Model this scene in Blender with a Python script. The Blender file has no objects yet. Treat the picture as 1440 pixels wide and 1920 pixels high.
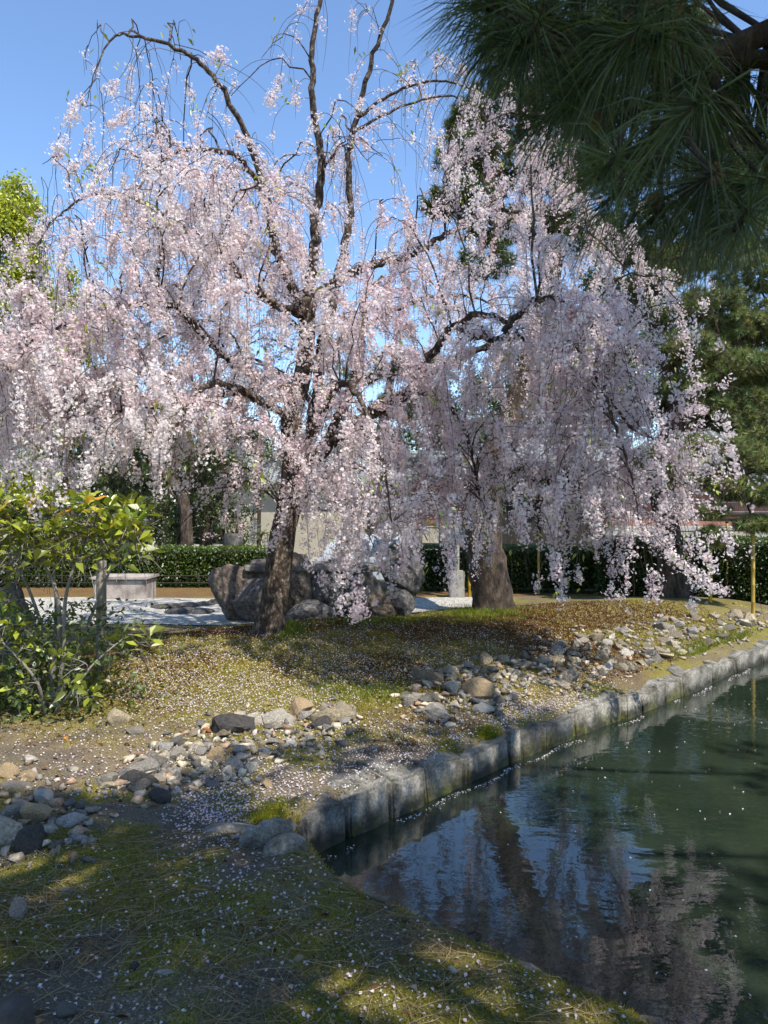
import bpy, bmesh, math, random
import numpy as np
from mathutils import Vector

random.seed(7)
RNG = np.random.default_rng(11)
SC = bpy.context.scene
COL = SC.collection

# ------------------------------------------------------------------ camera, sky, sun, exposure
CAM_Z = 1.5
FPX = 1400.0                       # focal length in pixels of the 1440 x 1920 photograph
cam_d = bpy.data.cameras.new('camera')
cam = bpy.data.objects.new('camera', cam_d)
COL.objects.link(cam)
cam.location = (0, 0, CAM_Z)
cam.rotation_euler = (math.radians(90), 0, 0)
cam_d.sensor_fit = 'HORIZONTAL'
cam_d.sensor_width = 36.0
cam_d.lens = 36.0 * FPX / 1440.0
cam_d.clip_start = 0.05
cam_d.clip_end = 2000
cam_d.dof.use_dof = True
cam_d.dof.focus_distance = 6.5
cam_d.dof.aperture_fstop = 15.0
SC.camera = cam
SC.render.resolution_x, SC.render.resolution_y = 768, 1024

SUN = Vector((0.36, -0.42, 0.83)).normalized()      # direction towards the sun: high, behind the camera and to the right
world = bpy.data.worlds.new('World')
SC.world = world
world.use_nodes = True
wn = world.node_tree
bgn = wn.nodes['Background']
sky = wn.nodes.new('ShaderNodeTexSky')
sky.sky_type = 'NISHITA'
sky.sun_disc = False
sky.sun_elevation = math.asin(SUN.z)
sky.sun_rotation = math.atan2(SUN.x, SUN.y)
sky.air_density = 1.0
sky.dust_density = 0.0
sky.ozone_density = 5.0
wn.links.new(sky.outputs[0], bgn.inputs[0])
bgn.inputs[1].default_value = 0.128
sun_d = bpy.data.lights.new('sun', 'SUN')
sun_d.energy = 3.9
sun_d.angle = math.radians(0.53)
sun_d.color = (1.0, 0.94, 0.85)
sun = bpy.data.objects.new('sun', sun_d)
COL.objects.link(sun)
sun.rotation_euler = SUN.to_track_quat('Z', 'Y').to_euler()
sun.location = (6, -8, 16)
SC.view_settings.view_transform = 'Standard'
SC.view_settings.look = 'None'
SC.view_settings.exposure = 1.07
SC.view_settings.gamma = 1.0
SC.cycles.max_bounces = 8
SC.cycles.transparent_max_bounces = 4
SC.cycles.use_denoising = True
SC.cycles.caustics_reflective = False
SC.cycles.caustics_refractive = False

# ------------------------------------------------------------------ helpers
def P(px, py, Y):
    return np.array([(px - 720) / FPX * Y, Y, CAM_Z - (py - 960) / FPX * Y])

def proj(p):
    p = np.asarray(p)
    y = np.maximum(p[..., 1], 0.05)
    return 720 + FPX * p[..., 0] / y, 960 - FPX * (p[..., 2] - CAM_Z) / y

def sstep(a, b, x):
    t = np.clip((x - a) / (b - a), 0, 1)
    return t * t * (3 - 2 * t)

def vnoise(x, y, seed=0):
    xi, yi = np.floor(x).astype(np.int64), np.floor(y).astype(np.int64)
    fx, fy = x - xi, y - yi
    fx, fy = fx * fx * (3 - 2 * fx), fy * fy * (3 - 2 * fy)
    def h(a, b):
        n = (a * 374761393 + b * 668265263 + seed * 974634777) & 0xffffffff
        n = ((n ^ (n >> 13)) * 1274126177) & 0xffffffff
        return ((n ^ (n >> 16)) & 0xffff) / 65535.0
    return (h(xi, yi) * (1 - fx) + h(xi + 1, yi) * fx) * (1 - fy) + (h(xi, yi + 1) * (1 - fx) + h(xi + 1, yi + 1) * fx) * fy

def fbm(x, y, seed=0, o=3):
    v = 0; a = 0.5; s = 0
    for i in range(o):
        v = v + a * vnoise(x * 2 ** i, y * 2 ** i, seed + i); s += a; a *= 0.5
    return v / s

def mesh_np(name, V, F, col=None, smooth=False):
    V = np.ascontiguousarray(V, dtype=np.float32).reshape(-1, 3)
    F = np.ascontiguousarray(F, dtype=np.int32)
    k = F.shape[1]
    me = bpy.data.meshes.new(name)
    me.vertices.add(len(V)); me.vertices.foreach_set('co', V.ravel())
    me.loops.add(F.size); me.loops.foreach_set('vertex_index', F.ravel())
    me.polygons.add(len(F)); me.polygons.foreach_set('loop_start', np.arange(len(F), dtype=np.int32) * k)
    if smooth:
        me.polygons.foreach_set('use_smooth', np.ones(len(F), dtype=bool))
    me.update(calc_edges=True)
    if col is not None:
        a = me.color_attributes.new('col', 'FLOAT_COLOR', 'POINT')
        c = np.ones((len(V), 4), dtype=np.float32); c[:, :3] = col
        a.data.foreach_set('color', c.ravel())
    return me

class MB:
    """collects boxes, tubes and other shapes; build() links them as one mesh object"""
    def __init__(s): s.v = []; s.f = []; s.n = 0
    def add(s, V, F):
        s.v += [tuple(map(float, v)) for v in V]
        s.f += [tuple(int(i) + s.n for i in f) for f in F]; s.n = len(s.v)
    def box(s, a, b):
        x0, y0, z0 = a; x1, y1, z1 = b
        s.add([(x0,y0,z0),(x1,y0,z0),(x1,y1,z0),(x0,y1,z0),(x0,y0,z1),(x1,y0,z1),(x1,y1,z1),(x0,y1,z1)],
              [(0,3,2,1),(4,5,6,7),(0,1,5,4),(1,2,6,5),(2,3,7,6),(3,0,4,7)])
        return s
    def tube(s, pts, rad, k=8, cap=True):
        V, F = tube(pts, rad, k); s.add(V, F)
        if cap:
            n = len(V) // k; o = s.n - len(V)
            s.f.append(tuple(o + i for i in range(k - 1, -1, -1)))
            s.f.append(tuple(o + (n - 1) * k + i for i in range(k)))
        return s
    def mesh(s, name, smooth=False, bevel=0):
        me = bpy.data.meshes.new(name); me.from_pydata(s.v, [], s.f); me.update()
        if bevel:
            bm = bmesh.new(); bm.from_mesh(me)
            bmesh.ops.bevel(bm, geom=bm.edges[:], offset=bevel, segments=2, affect='EDGES', clamp_overlap=True)
            bm.to_mesh(me); bm.free()
        if smooth: me.polygons.foreach_set('use_smooth', [True] * len(me.polygons))
        return me
    def build(s, name, mat, parent=None, smooth=False, bevel=0):
        return mk(name, s.mesh(name, smooth, bevel), mat, parent)

def tube(pts, rad, k=8):
    pts = np.asarray(pts, float); n = len(pts)
    rad = np.full(n, rad) if np.isscalar(rad) else np.asarray(rad, float)
    t = np.gradient(pts, axis=0); t /= np.linalg.norm(t, axis=1)[:, None] + 1e-9
    u = np.cross(t[0], [0.31, 0.9, 0.22]); u /= np.linalg.norm(u)
    V = []
    ang = np.arange(k) / k * 2 * np.pi
    for i in range(n):
        u = u - t[i] * np.dot(u, t[i]); u /= np.linalg.norm(u) + 1e-9
        w = np.cross(t[i], u)
        V.append(pts[i] + rad[i] * (np.cos(ang)[:, None] * u + np.sin(ang)[:, None] * w))
    V = np.concatenate(V)
    F = [(i * k + j, i * k + (j + 1) % k, (i + 1) * k + (j + 1) % k, (i + 1) * k + j) for i in range(n - 1) for j in range(k)]
    return V, F

def spline(ctrl, m=6):
    c = np.asarray(ctrl, float)
    c = np.vstack([2 * c[0] - c[1], c, 2 * c[-1] - c[-2]])
    out = []
    for i in range(1, len(c) - 2):
        p0, p1, p2, p3 = c[i - 1:i + 3]
        for t in np.arange(m) / m:
            out.append(0.5 * (2 * p1 + (p2 - p0) * t + (2 * p0 - 5 * p1 + 4 * p2 - p3) * t * t + (3 * p1 - p0 - 3 * p2 + p3) * t ** 3))
    out.append(c[-2])
    return np.array(out)

def batch_tubes(T, R, k=3):
    """T (n,s,3) centre lines, R (n,s) radii -> V, F"""
    n, s, _ = T.shape
    t = np.gradient(T, axis=1); t /= np.linalg.norm(t, axis=2)[..., None] + 1e-9
    ref = np.where(np.abs(t[..., 2:3]) > 0.8, np.array([1.0, 0.2, 0]), np.array([0.1, 0.2, 1.0]))
    u = np.cross(t, ref); u /= np.linalg.norm(u, axis=2)[..., None] + 1e-9
    w = np.cross(t, u)
    a = np.arange(k) / k * 2 * np.pi
    V = T[:, :, None, :] + R[:, :, None, None] * (np.cos(a)[None, None, :, None] * u[:, :, None, :] + np.sin(a)[None, None, :, None] * w[:, :, None, :])
    idx = np.arange(n * s * k).reshape(n, s, k)
    A = idx[:, :-1]; B = idx[:, 1:]
    F = np.stack([A, np.roll(A, -1, 2), np.roll(B, -1, 2), B], -1).reshape(-1, 4)
    return V.reshape(-1, 3), F

def mk(name, me, mat=None, parent=None, loc=None):
    o = bpy.data.objects.new(name, me)
    COL.objects.link(o)
    if mat is not None and not me.materials: me.materials.append(mat)
    if parent is not None:
        o.parent = parent
        o.location = -Vector(parent.location) if loc is None else loc
    elif loc is not None:
        o.location = loc
    return o

def tag(o, label=None, cat=None, group=None, kind=None):
    if label: o['label'] = label
    if cat: o['category'] = cat
    if group: o['group'] = group
    if kind: o['kind'] = kind
    return o

def thing(name, loc, label, cat, group=None):
    o = bpy.data.objects.new(name, None)
    COL.objects.link(o)
    o.location = tuple(float(c) for c in loc); o.empty_display_size = 0.2
    return tag(o, label, cat, group)

def unit(v):
    return v / (np.linalg.norm(v, axis=-1, keepdims=True) + 1e-9)

def rand_dirs(n):
    return unit(RNG.normal(size=(n, 3)))

# ------------------------------------------------------------------ materials
def new_mat(name):
    m = bpy.data.materials.new(name); m.use_nodes = True
    return m, m.node_tree, m.node_tree.nodes['Principled BSDF']

def N(nt, t, **kw):
    n = nt.nodes.new(t)
    for k, v in kw.items(): setattr(n, k, v)
    return n

def noise_node(nt, scale, detail=6, rough=0.6, vec=None):
    n = N(nt, 'ShaderNodeTexNoise'); n.inputs['Scale'].default_value = scale
    n.inputs['Detail'].default_value = detail; n.inputs['Roughness'].default_value = rough
    if vec is not None: nt.links.new(vec, n.inputs['Vector'])
    return n

def ramp(nt, src, stops):
    r = N(nt, 'ShaderNodeValToRGB'); e = r.color_ramp.elements
    while len(e) < len(stops): e.new(0.5)
    for el, (p, c) in zip(e, stops): el.position = p; el.color = (*c, 1)
    nt.links.new(src, r.inputs[0]); return r

def mat_mottled(name, stops, scale=6.0, rough=0.85, bump=0.4, bscale=30.0, stretch=None, objrand=0.0, spec=0.3, bdist=0.02, detail=8):
    m, nt, b = new_mat(name)
    tc = N(nt, 'ShaderNodeTexCoord')
    vec = tc.outputs['Object']
    if stretch:
        mp = N(nt, 'ShaderNodeMapping'); mp.inputs['Scale'].default_value = stretch
        nt.links.new(vec, mp.inputs[0]); vec = mp.outputs[0]
    n1 = noise_node(nt, scale, detail, 0.65, vec)
    r = ramp(nt, n1.outputs[0], stops)
    colr = r.outputs[0]
    if objrand:
        oi = N(nt, 'ShaderNodeObjectInfo')
        hs = N(nt, 'ShaderNodeHueSaturation')
        mr = N(nt, 'ShaderNodeMapRange'); mr.inputs[3].default_value = 1 - objrand; mr.inputs[4].default_value = 1 + objrand
        nt.links.new(oi.outputs['Random'], mr.inputs[0]); nt.links.new(mr.outputs[0], hs.inputs['Value'])
        m2 = N(nt, 'ShaderNodeMath', operation='MULTIPLY'); m2.inputs[1].default_value = 7.31
        m3 = N(nt, 'ShaderNodeMath', operation='FRACT')
        nt.links.new(oi.outputs['Random'], m2.inputs[0]); nt.links.new(m2.outputs[0], m3.inputs[0])
        mr2 = N(nt, 'ShaderNodeMapRange'); mr2.inputs[3].default_value = 0.5; mr2.inputs[4].default_value = 1.5
        nt.links.new(m3.outputs[0], mr2.inputs[0]); nt.links.new(mr2.outputs[0], hs.inputs['Saturation'])
        nt.links.new(colr, hs.inputs['Color']); colr = hs.outputs[0]
    nt.links.new(colr, b.inputs['Base Color'])
    b.inputs['Roughness'].default_value = rough
    b.inputs['Specular IOR Level'].default_value = spec
    if bump:
        n2 = noise_node(nt, bscale, 8, 0.7, vec)
        bp = N(nt, 'ShaderNodeBump'); bp.inputs['Strength'].default_value = bump; bp.inputs['Distance'].default_value = bdist
        nt.links.new(n2.outputs[0], bp.inputs['Height']); nt.links.new(bp.outputs[0], b.inputs['Normal'])
    return m

def mat_leaf(name, col=None, trans=0.35, gloss=0.06, rough=0.45, objcols=None):
    """thin leaf / petal: diffuse + translucent + a little gloss; colour from the 'col' attribute, a fixed colour or per-object choice"""
    m, nt, b = new_mat(name); nt.nodes.remove(b)
    out = nt.nodes['Material Output']
    if objcols:
        oi = N(nt, 'ShaderNodeObjectInfo'); r = N(nt, 'ShaderNodeValToRGB')
        e = r.color_ramp.elements
        while len(e) < len(objcols): e.new(0.5)
        for el, (p, c) in zip(e, objcols): el.position = p; el.color = (*c, 1)
        nt.links.new(oi.outputs['Random'], r.inputs[0]); src = r.outputs[0]
    elif col is None:
        at = N(nt, 'ShaderNodeAttribute', attribute_name='col'); src = at.outputs['Color']
    else:
        rgb = N(nt, 'ShaderNodeRGB'); rgb.outputs[0].default_value = (*col, 1); src = rgb.outputs[0]
    d = N(nt, 'ShaderNodeBsdfDiffuse'); t = N(nt, 'ShaderNodeBsdfTranslucent'); g = N(nt, 'ShaderNodeBsdfGlossy')
    g.inputs['Roughness'].default_value = rough
    nt.links.new(src, d.inputs[0]); nt.links.new(src, t.inputs[0])
    m1 = N(nt, 'ShaderNodeMixShader'); m1.inputs[0].default_value = trans
    nt.links.new(d.outputs[0], m1.inputs[1]); nt.links.new(t.outputs[0], m1.inputs[2])
    m2 = N(nt, 'ShaderNodeMixShader'); m2.inputs[0].default_value = gloss
    nt.links.new(m1.outputs[0], m2.inputs[1]); nt.links.new(g.outputs[0], m2.inputs[2])
    nt.links.new(m2.outputs[0], out.inputs[0])
    return m

M = {}
M['cherry_bark'] = mat_mottled('cherry_bark', [(0.36, (0.020, 0.014, 0.011)), (0.52, (0.065, 0.046, 0.035)), (0.66, (0.27, 0.225, 0.165))], 26, 0.95, 1.0, 34, (1, 1, 0.6), bdist=0.03)
M['twig'] = mat_mottled('twig', [(0.3, (0.05, 0.032, 0.024)), (0.7, (0.13, 0.085, 0.06))], 9, 0.8, 0)
M['pine_bark'] = mat_mottled('pine_bark', [(0.36, (0.018, 0.013, 0.010)), (0.52, (0.07, 0.05, 0.037)), (0.7, (0.18, 0.14, 0.105))], 11, 0.95, 1.0, 12, (1, 1, 0.35), bdist=0.06)
M['petal'] = mat_leaf('petal', trans=0.48, gloss=0.0)
M['leaf_attr'] = mat_leaf('leaf_attr', trans=0.4, gloss=0.07)
M['needle'] = mat_leaf('needle', trans=0.15, gloss=0.04, rough=0.4)
M['moss'] = mat_leaf('moss', trans=0.3, gloss=0.0)
M['bush_leaf'] = mat_leaf('bush_leaf', trans=0.42, gloss=0.08, rough=0.32, objcols=[(0.0, (0.07, 0.13, 0.012)), (0.2, (0.13, 0.20, 0.015)), (0.45, (0.24, 0.30, 0.02)), (0.78, (0.40, 0.41, 0.03)), (0.94, (0.52, 0.38, 0.03)), (1.0, (0.65, 0.25, 0.02))])
M['dry_leaf'] = mat_leaf('dry_leaf', trans=0.25, gloss=0.04, objcols=[(0.0, (0.30, 0.11, 0.04)), (0.5, (0.55, 0.22, 0.05)), (1.0, (0.34, 0.16, 0.09))])
M['rubble'] = mat_mottled('rubble', [(0.25, (0.11, 0.095, 0.075)), (0.5, (0.30, 0.26, 0.20)), (0.72, (0.52, 0.46, 0.36))], 9, 0.9, 0.7, 45, objrand=0.38)
M['rubble_grey'] = mat_mottled('rubble_grey', [(0.3, (0.075, 0.064, 0.048)), (0.5, (0.195, 0.168, 0.128)), (0.7, (0.38, 0.33, 0.25))], 11, 0.9, 0.7, 45, objrand=0.4)
M['rock_dark'] = mat_mottled('rock_dark', [(0.3, (0.022, 0.02, 0.02)), (0.6, (0.075, 0.068, 0.06)), (0.8, (0.2, 0.18, 0.15))], 7, 0.8, 0.8, 30)
M['rock_tan'] = mat_mottled('rock_tan', [(0.25, (0.16, 0.11, 0.06)), (0.5, (0.34, 0.24, 0.13)), (0.78, (0.46, 0.38, 0.26))], 9, 0.9, 0.7, 40)
M['boulder_brown'] = mat_mottled('boulder_brown', [(0.34, (0.045, 0.036, 0.029)), (0.5, (0.135, 0.108, 0.088)), (0.68, (0.25, 0.21, 0.175))], 5.5, 0.85, 1.0, 11, objrand=0.12, bdist=0.04)
M['boulder_dark'] = mat_mottled('boulder_dark', [(0.34, (0.032, 0.03, 0.029)), (0.52, (0.10, 0.092, 0.084)), (0.7, (0.23, 0.205, 0.18))], 5.5, 0.8, 1.0, 11, objrand=0.15, bdist=0.04)
M['wood_grey'] = mat_mottled('wood_grey', [(0.3, (0.12, 0.105, 0.085)), (0.6, (0.26, 0.235, 0.195)), (0.8, (0.36, 0.33, 0.28))], 8, 0.85, 0.6, 30, (4, 4, 0.35))
M['wood_dark'] = mat_mottled('wood_dark', [(0.3, (0.012, 0.010, 0.009)), (0.7, (0.035, 0.028, 0.022))], 8, 0.7, 0.3, 30, (4, 4, 0.35))
M['bamboo'] = mat_mottled('bamboo', [(0.3, (0.26, 0.17, 0.05)), (0.6, (0.42, 0.31, 0.10)), (0.85, (0.52, 0.42, 0.17))], 6, 0.4, 0.1, 20, (3, 3, 0.5), objrand=0.15)
M['concrete'] = mat_mottled('concrete', [(0.3, (0.2, 0.19, 0.16)), (0.7, (0.34, 0.32, 0.28))], 14, 0.9, 0.4, 60)
M['stone_block'] = mat_mottled('stone_block', [(0.3, (0.14, 0.115, 0.10)), (0.5, (0.34, 0.29, 0.255)), (0.75, (0.46, 0.42, 0.38))], 5, 0.9, 0.6, 40, (1, 1, 0.6))
M['wall_red'] = mat_mottled('wall_red', [(0.3, (0.25, 0.115, 0.085)), (0.7, (0.36, 0.175, 0.13))], 1.4, 0.9, 0.15, 30)
M['wall_white'] = mat_mottled('wall_white', [(0.3, (0.6, 0.58, 0.52)), (0.7, (0.76, 0.74, 0.68))], 1.2, 0.9, 0.1, 30)
M['wall_cream'] = mat_mottled('wall_cream', [(0.3, (0.26, 0.23, 0.17)), (0.7, (0.38, 0.34, 0.26))], 1.2, 0.9, 0.1, 30)
M['wall_stone'] = mat_mottled('wall_stone', [(0.3, (0.28, 0.25, 0.20)), (0.7, (0.46, 0.43, 0.37))], 4, 0.9, 0.5, 25, objrand=0.15)
M['tile'] = mat_mottled('tile', [(0.3, (0.11, 0.115, 0.12)), (0.7, (0.22, 0.23, 0.23))], 3, 0.45, 0.15, 25, objrand=0.15, spec=0.5)
M['paper'] = mat_mottled('paper', [(0.4, (0.7, 0.72, 0.74)), (0.6, (0.78, 0.79, 0.8))], 3, 0.8, 0)
M['ink'] = mat_mottled('ink', [(0.4, (0.05, 0.05, 0.06)), (0.6, (0.08, 0.08, 0.1))], 3, 0.8, 0)
M['car_paint'] = mat_mottled('car_paint', [(0.4, (0.36, 0.39, 0.42)), (0.6, (0.42, 0.45, 0.48))], 2, 0.3, 0, spec=0.6)
M['car_glass'] = mat_mottled('car_glass', [(0.4, (0.02, 0.045, 0.075)), (0.6, (0.03, 0.06, 0.095))], 2, 0.05, 0, spec=0.6)
M['rubber'] = mat_mottled('rubber', [(0.4, (0.015, 0.015, 0.015)), (0.6, (0.03, 0.03, 0.03))], 5, 0.9, 0)
def chip_material():
    m, nt, b = new_mat('chip'); at = N(nt, 'ShaderNodeAttribute', attribute_name='col'); g = N(nt, 'ShaderNodeNewGeometry')
    n = noise_node(nt, 60, 6, 0.7, g.outputs['Position']); r = ramp(nt, n.outputs[0], [(0.3, (.5, .5, .5)), (0.7, (1.5, 1.5, 1.45))])
    mx = N(nt, 'ShaderNodeMix', data_type='RGBA', blend_type='MULTIPLY'); mx.inputs[0].default_value = 1
    nt.links.new(at.outputs['Color'], mx.inputs[6]); nt.links.new(r.outputs[0], mx.inputs[7]); nt.links.new(mx.outputs[2], b.inputs['Base Color']); b.inputs['Roughness'].default_value = .92
    bp = N(nt, 'ShaderNodeBump'); bp.inputs['Strength'].default_value = .6; bp.inputs['Distance'].default_value = .01
    nt.links.new(n.outputs[0], bp.inputs['Height']); nt.links.new(bp.outputs[0], b.inputs['Normal']); return m
M['chip'] = chip_material()
M['hedge_core'] = mat_mottled('hedge_core', [(0.4, (0.008, 0.012, 0.004)), (0.6, (0.02, 0.028, 0.008))], 6, 0.95, 0)

def kerb_material():
    """granite kerb with dark wet foot and moss creeping up from the waterline"""
    m, nt, b = new_mat('kerb_granite')
    g = N(nt, 'ShaderNodeNewGeometry')
    n1 = noise_node(nt, 55, 8, 0.75, g.outputs['Position'])
    r1 = ramp(nt, n1.outputs[0], [(0.3, (0.075, 0.07, 0.058)), (0.5, (0.24, 0.225, 0.19)), (0.72, (0.46, 0.43, 0.37))])
    n2 = noise_node(nt, 6.5, 8, 0.7, g.outputs['Position'])
    r2 = ramp(nt, n2.outputs[0], [(0.38, (0.28, 0.27, 0.23)), (0.62, (1, 1, 1))])
    mx = N(nt, 'ShaderNodeMix', data_type='RGBA', blend_type='MULTIPLY'); mx.inputs[0].default_value = 1
    nt.links.new(r1.outputs[0], mx.inputs[6]); nt.links.new(r2.outputs[0], mx.inputs[7])
    sep = N(nt, 'ShaderNodeSeparateXYZ'); nt.links.new(g.outputs['Position'], sep.inputs[0])
    n3 = noise_node(nt, 5, 6, 0.65, g.outputs['Position'])
    ma = N(nt, 'ShaderNodeMath', operation='MULTIPLY_ADD'); ma.inputs[1].default_value = -0.34
    nt.links.new(n3.outputs[0], ma.inputs[0]); nt.links.new(sep.outputs[2], ma.inputs[2])
    wet = N(nt, 'ShaderNodeMapRange'); wet.inputs[1].default_value = -0.38; wet.inputs[2].default_value = -0.47
    nt.links.new(ma.outputs[0], wet.inputs[0])
    n4 = noise_node(nt, 26, 5, 0.6, g.outputs['Position'])
    r4 = ramp(nt, n4.outputs[0], [(0.4, (0.014, 0.013, 0.009)), (0.62, (0.032, 0.03, 0.012)), (0.8, (0.085, 0.085, 0.018))])
    mx2 = N(nt, 'ShaderNodeMix', data_type='RGBA')
    n5 = noise_node(nt, 1.9, 4, 0.6, g.outputs['Position'])
    r5 = ramp(nt, n5.outputs[0], [(0.50, (1, 1, 1)), (0.58, (3.4, 3.6, 1.6))])
    mx3 = N(nt, 'ShaderNodeMix', data_type='RGBA', blend_type='MULTIPLY'); mx3.inputs[0].default_value = 1
    nt.links.new(r4.outputs[0], mx3.inputs[6]); nt.links.new(r5.outputs[0], mx3.inputs[7])
    nt.links.new(wet.outputs[0], mx2.inputs[0]); nt.links.new(mx.outputs[2], mx2.inputs[6]); nt.links.new(mx3.outputs[2], mx2.inputs[7])
    oi = N(nt, 'ShaderNodeObjectInfo'); hs = N(nt, 'ShaderNodeHueSaturation'); mr = N(nt, 'ShaderNodeMapRange')
    mr.inputs[3].default_value = 0.62; mr.inputs[4].default_value = 1.2
    nt.links.new(oi.outputs['Random'], mr.inputs[0]); nt.links.new(mr.outputs[0], hs.inputs['Value']); nt.links.new(mx2.outputs[2], hs.inputs['Color'])
    nt.links.new(hs.outputs[0], b.inputs['Base Color'])
    b.inputs['Roughness'].default_value = 0.9
    bp = N(nt, 'ShaderNodeBump'); bp.inputs['Strength'].default_value = 0.8; bp.inputs['Distance'].default_value = 0.012
    nt.links.new(n1.outputs[0], bp.inputs['Height']); nt.links.new(bp.outputs[0], b.inputs['Normal'])
    return m
M['kerb'] = kerb_material()

def ground_material():
    m, nt, b = new_mat('ground')
    g = N(nt, 'ShaderNodeNewGeometry'); at = N(nt, 'ShaderNodeAttribute', attribute_name='col')
    n1 = noise_node(nt, 95, 7, 0.78, g.outputs['Position'])
    r1 = ramp(nt, n1.outputs[0], [(0.32, (0.28, 0.28, 0.28)), (0.5, (0.9, 0.9, 0.9)), (0.68, (2.3, 2.2, 2.05))])
    mx = N(nt, 'ShaderNodeMix', data_type='RGBA', blend_type='MULTIPLY'); mx.inputs[0].default_value = 1
    nt.links.new(at.outputs['Color'], mx.inputs[6]); nt.links.new(r1.outputs[0], mx.inputs[7])
    nt.links.new(mx.outputs[2], b.inputs['Base Color'])
    b.inputs['Roughness'].default_value = 0.95; b.inputs['Specular IOR Level'].default_value = 0.15
    n2 = noise_node(nt, 120, 5, 0.7, g.outputs['Position'])
    bp = N(nt, 'ShaderNodeBump'); bp.inputs['Strength'].default_value = 0.9; bp.inputs['Distance'].default_value = 0.015
    nt.links.new(n2.outputs[0], bp.inputs['Height']); nt.links.new(bp.outputs[0], b.inputs['Normal'])
    return m
M['ground'] = ground_material()

def gravel_material():
    m, nt, b = new_mat('white_gravel')
    g = N(nt, 'ShaderNodeNewGeometry')
    v = N(nt, 'ShaderNodeTexVoronoi'); v.inputs['Scale'].default_value = 48
    nt.links.new(g.outputs['Position'], v.inputs['Vector'])
    r = ramp(nt, v.outputs['Color'], [(0.1, (0.18, 0.165, 0.14)), (0.5, (0.40, 0.375, 0.325)), (0.9, (0.60, 0.57, 0.50))])
    nt.links.new(r.outputs[0], b.inputs['Base Color']); b.inputs['Roughness'].default_value = 0.9
    bp = N(nt, 'ShaderNodeBump'); bp.invert = True; bp.inputs['Strength'].default_value = 1; bp.inputs['Distance'].default_value = 0.02
    nt.links.new(v.outputs['Distance'], bp.inputs['Height']); nt.links.new(bp.outputs[0], b.inputs['Normal'])
    return m
M['gravel'] = gravel_material()

def water_material():
    m, nt, b = new_mat('pond_water')
    g = N(nt, 'ShaderNodeNewGeometry')
    mp = N(nt, 'ShaderNodeMapping'); mp.inputs['Rotation'].default_value = (0, 0, math.radians(20)); mp.inputs['Scale'].default_value = (1.0, 1.6, 1.0)
    nt.links.new(g.outputs['Position'], mp.inputs[0])
    n1 = noise_node(nt, 2.4, 3, 0.55, mp.outputs[0]); n2 = noise_node(nt, 9.0, 3, 0.5, mp.outputs[0])
    n0 = noise_node(nt, 0.55, 2, 0.5, g.outputs['Position'])
    mr = N(nt, 'ShaderNodeMapRange'); mr.inputs[1].default_value = 0.38; mr.inputs[2].default_value = 0.62; mr.inputs[3].default_value = 0.25; mr.inputs[4].default_value = 1.0
    nt.links.new(n0.outputs[0], mr.inputs[0])
    b2 = N(nt, 'ShaderNodeBump'); b2.inputs['Distance'].default_value = 0.0014
    nt.links.new(mr.outputs[0], b2.inputs['Strength']); nt.links.new(n2.outputs[0], b2.inputs['Height'])
    b1 = N(nt, 'ShaderNodeBump'); b1.inputs['Strength'].default_value = 0.11; b1.inputs['Distance'].default_value = 0.025
    nt.links.new(n1.outputs[0], b1.inputs['Height']); nt.links.new(b2.outputs[0], b1.inputs['Normal'])
    nt.links.new(b1.outputs[0], b.inputs['Normal'])
    nc = noise_node(nt, 0.8, 3, 0.5, g.outputs['Position'])
    r = ramp(nt, nc.outputs[0], [(0.35, (0.009, 0.016, 0.010)), (0.65, (0.019, 0.028, 0.018))])
    nt.links.new(r.outputs[0], b.inputs['Base Color'])
    b.inputs['Roughness'].default_value = 0.015; b.inputs['IOR'].default_value = 1.85
    return m
M['water'] = water_material()

# ------------------------------------------------------------------ terrain
WATER_Z = -0.33
def wpt(px, py, z):
    Y = (CAM_Z - z) * FPX / (py - 960); return ((px - 720) / FPX * Y, Y)
FAR_EDGE = [(-0.40, 3.92), (-0.2, 4.14)] + [wpt(a, b, WATER_Z) for a, b in ((720, 1545), (880, 1475), (970, 1432), (1100, 1377), (1190, 1345), (1285, 1305), (1350, 1280), (1400, 1252), (1440, 1242))] + [(6.6, 11.2), (10.0, 14.4)]
NEAR_EDGE = [wpt(a, b, -0.02) for a, b in ((640, 1625), (700, 1660), (780, 1690), (850, 1722), (940, 1760), (1020, 1795), (1100, 1832), (1200, 1870), (1290, 1915))] + [(1.3, 1.75), (2.2, 0.9), (4.5, -1.0), (9, -4.5)]
POND = np.array(FAR_EDGE + [(16, 16), (30, 14), (30, -4), ] + NEAR_EDGE[::-1] + [(-0.36, 3.6)])

def pond_sd(x, y):
    """distance to the pond's outline, positive on land"""
    x = np.asarray(x, float); y = np.asarray(y, float)
    dmin = np.full(x.shape, 1e9); ins = np.zeros(x.shape, bool)
    n = len(POND)
    for i in range(n):
        ax, ay = POND[i]; bx, by = POND[(i + 1) % n]
        ex, ey = bx - ax, by - ay
        t = np.clip(((x - ax) * ex + (y - ay) * ey) / (ex * ex + ey * ey), 0, 1)
        dmin = np.minimum(dmin, np.hypot(x - ax - t * ex, y - ay - t * ey))
        if ay != by:
            c = ((ay > y) != (by > y)) & (x < (bx - ax) * (y - ay) / (by - ay) + ax)
            ins ^= c
    return np.where(ins, -dmin, dmin)

def gauss(x, y, cx, cy, sx, sy, r=0.0):
    c, s = math.cos(r), math.sin(r)
    u = (x - cx) * c + (y - cy) * s; v = -(x - cx) * s + (y - cy) * c
    return np.exp(-0.5 * ((u / sx) ** 2 + (v / sy) ** 2))

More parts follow.
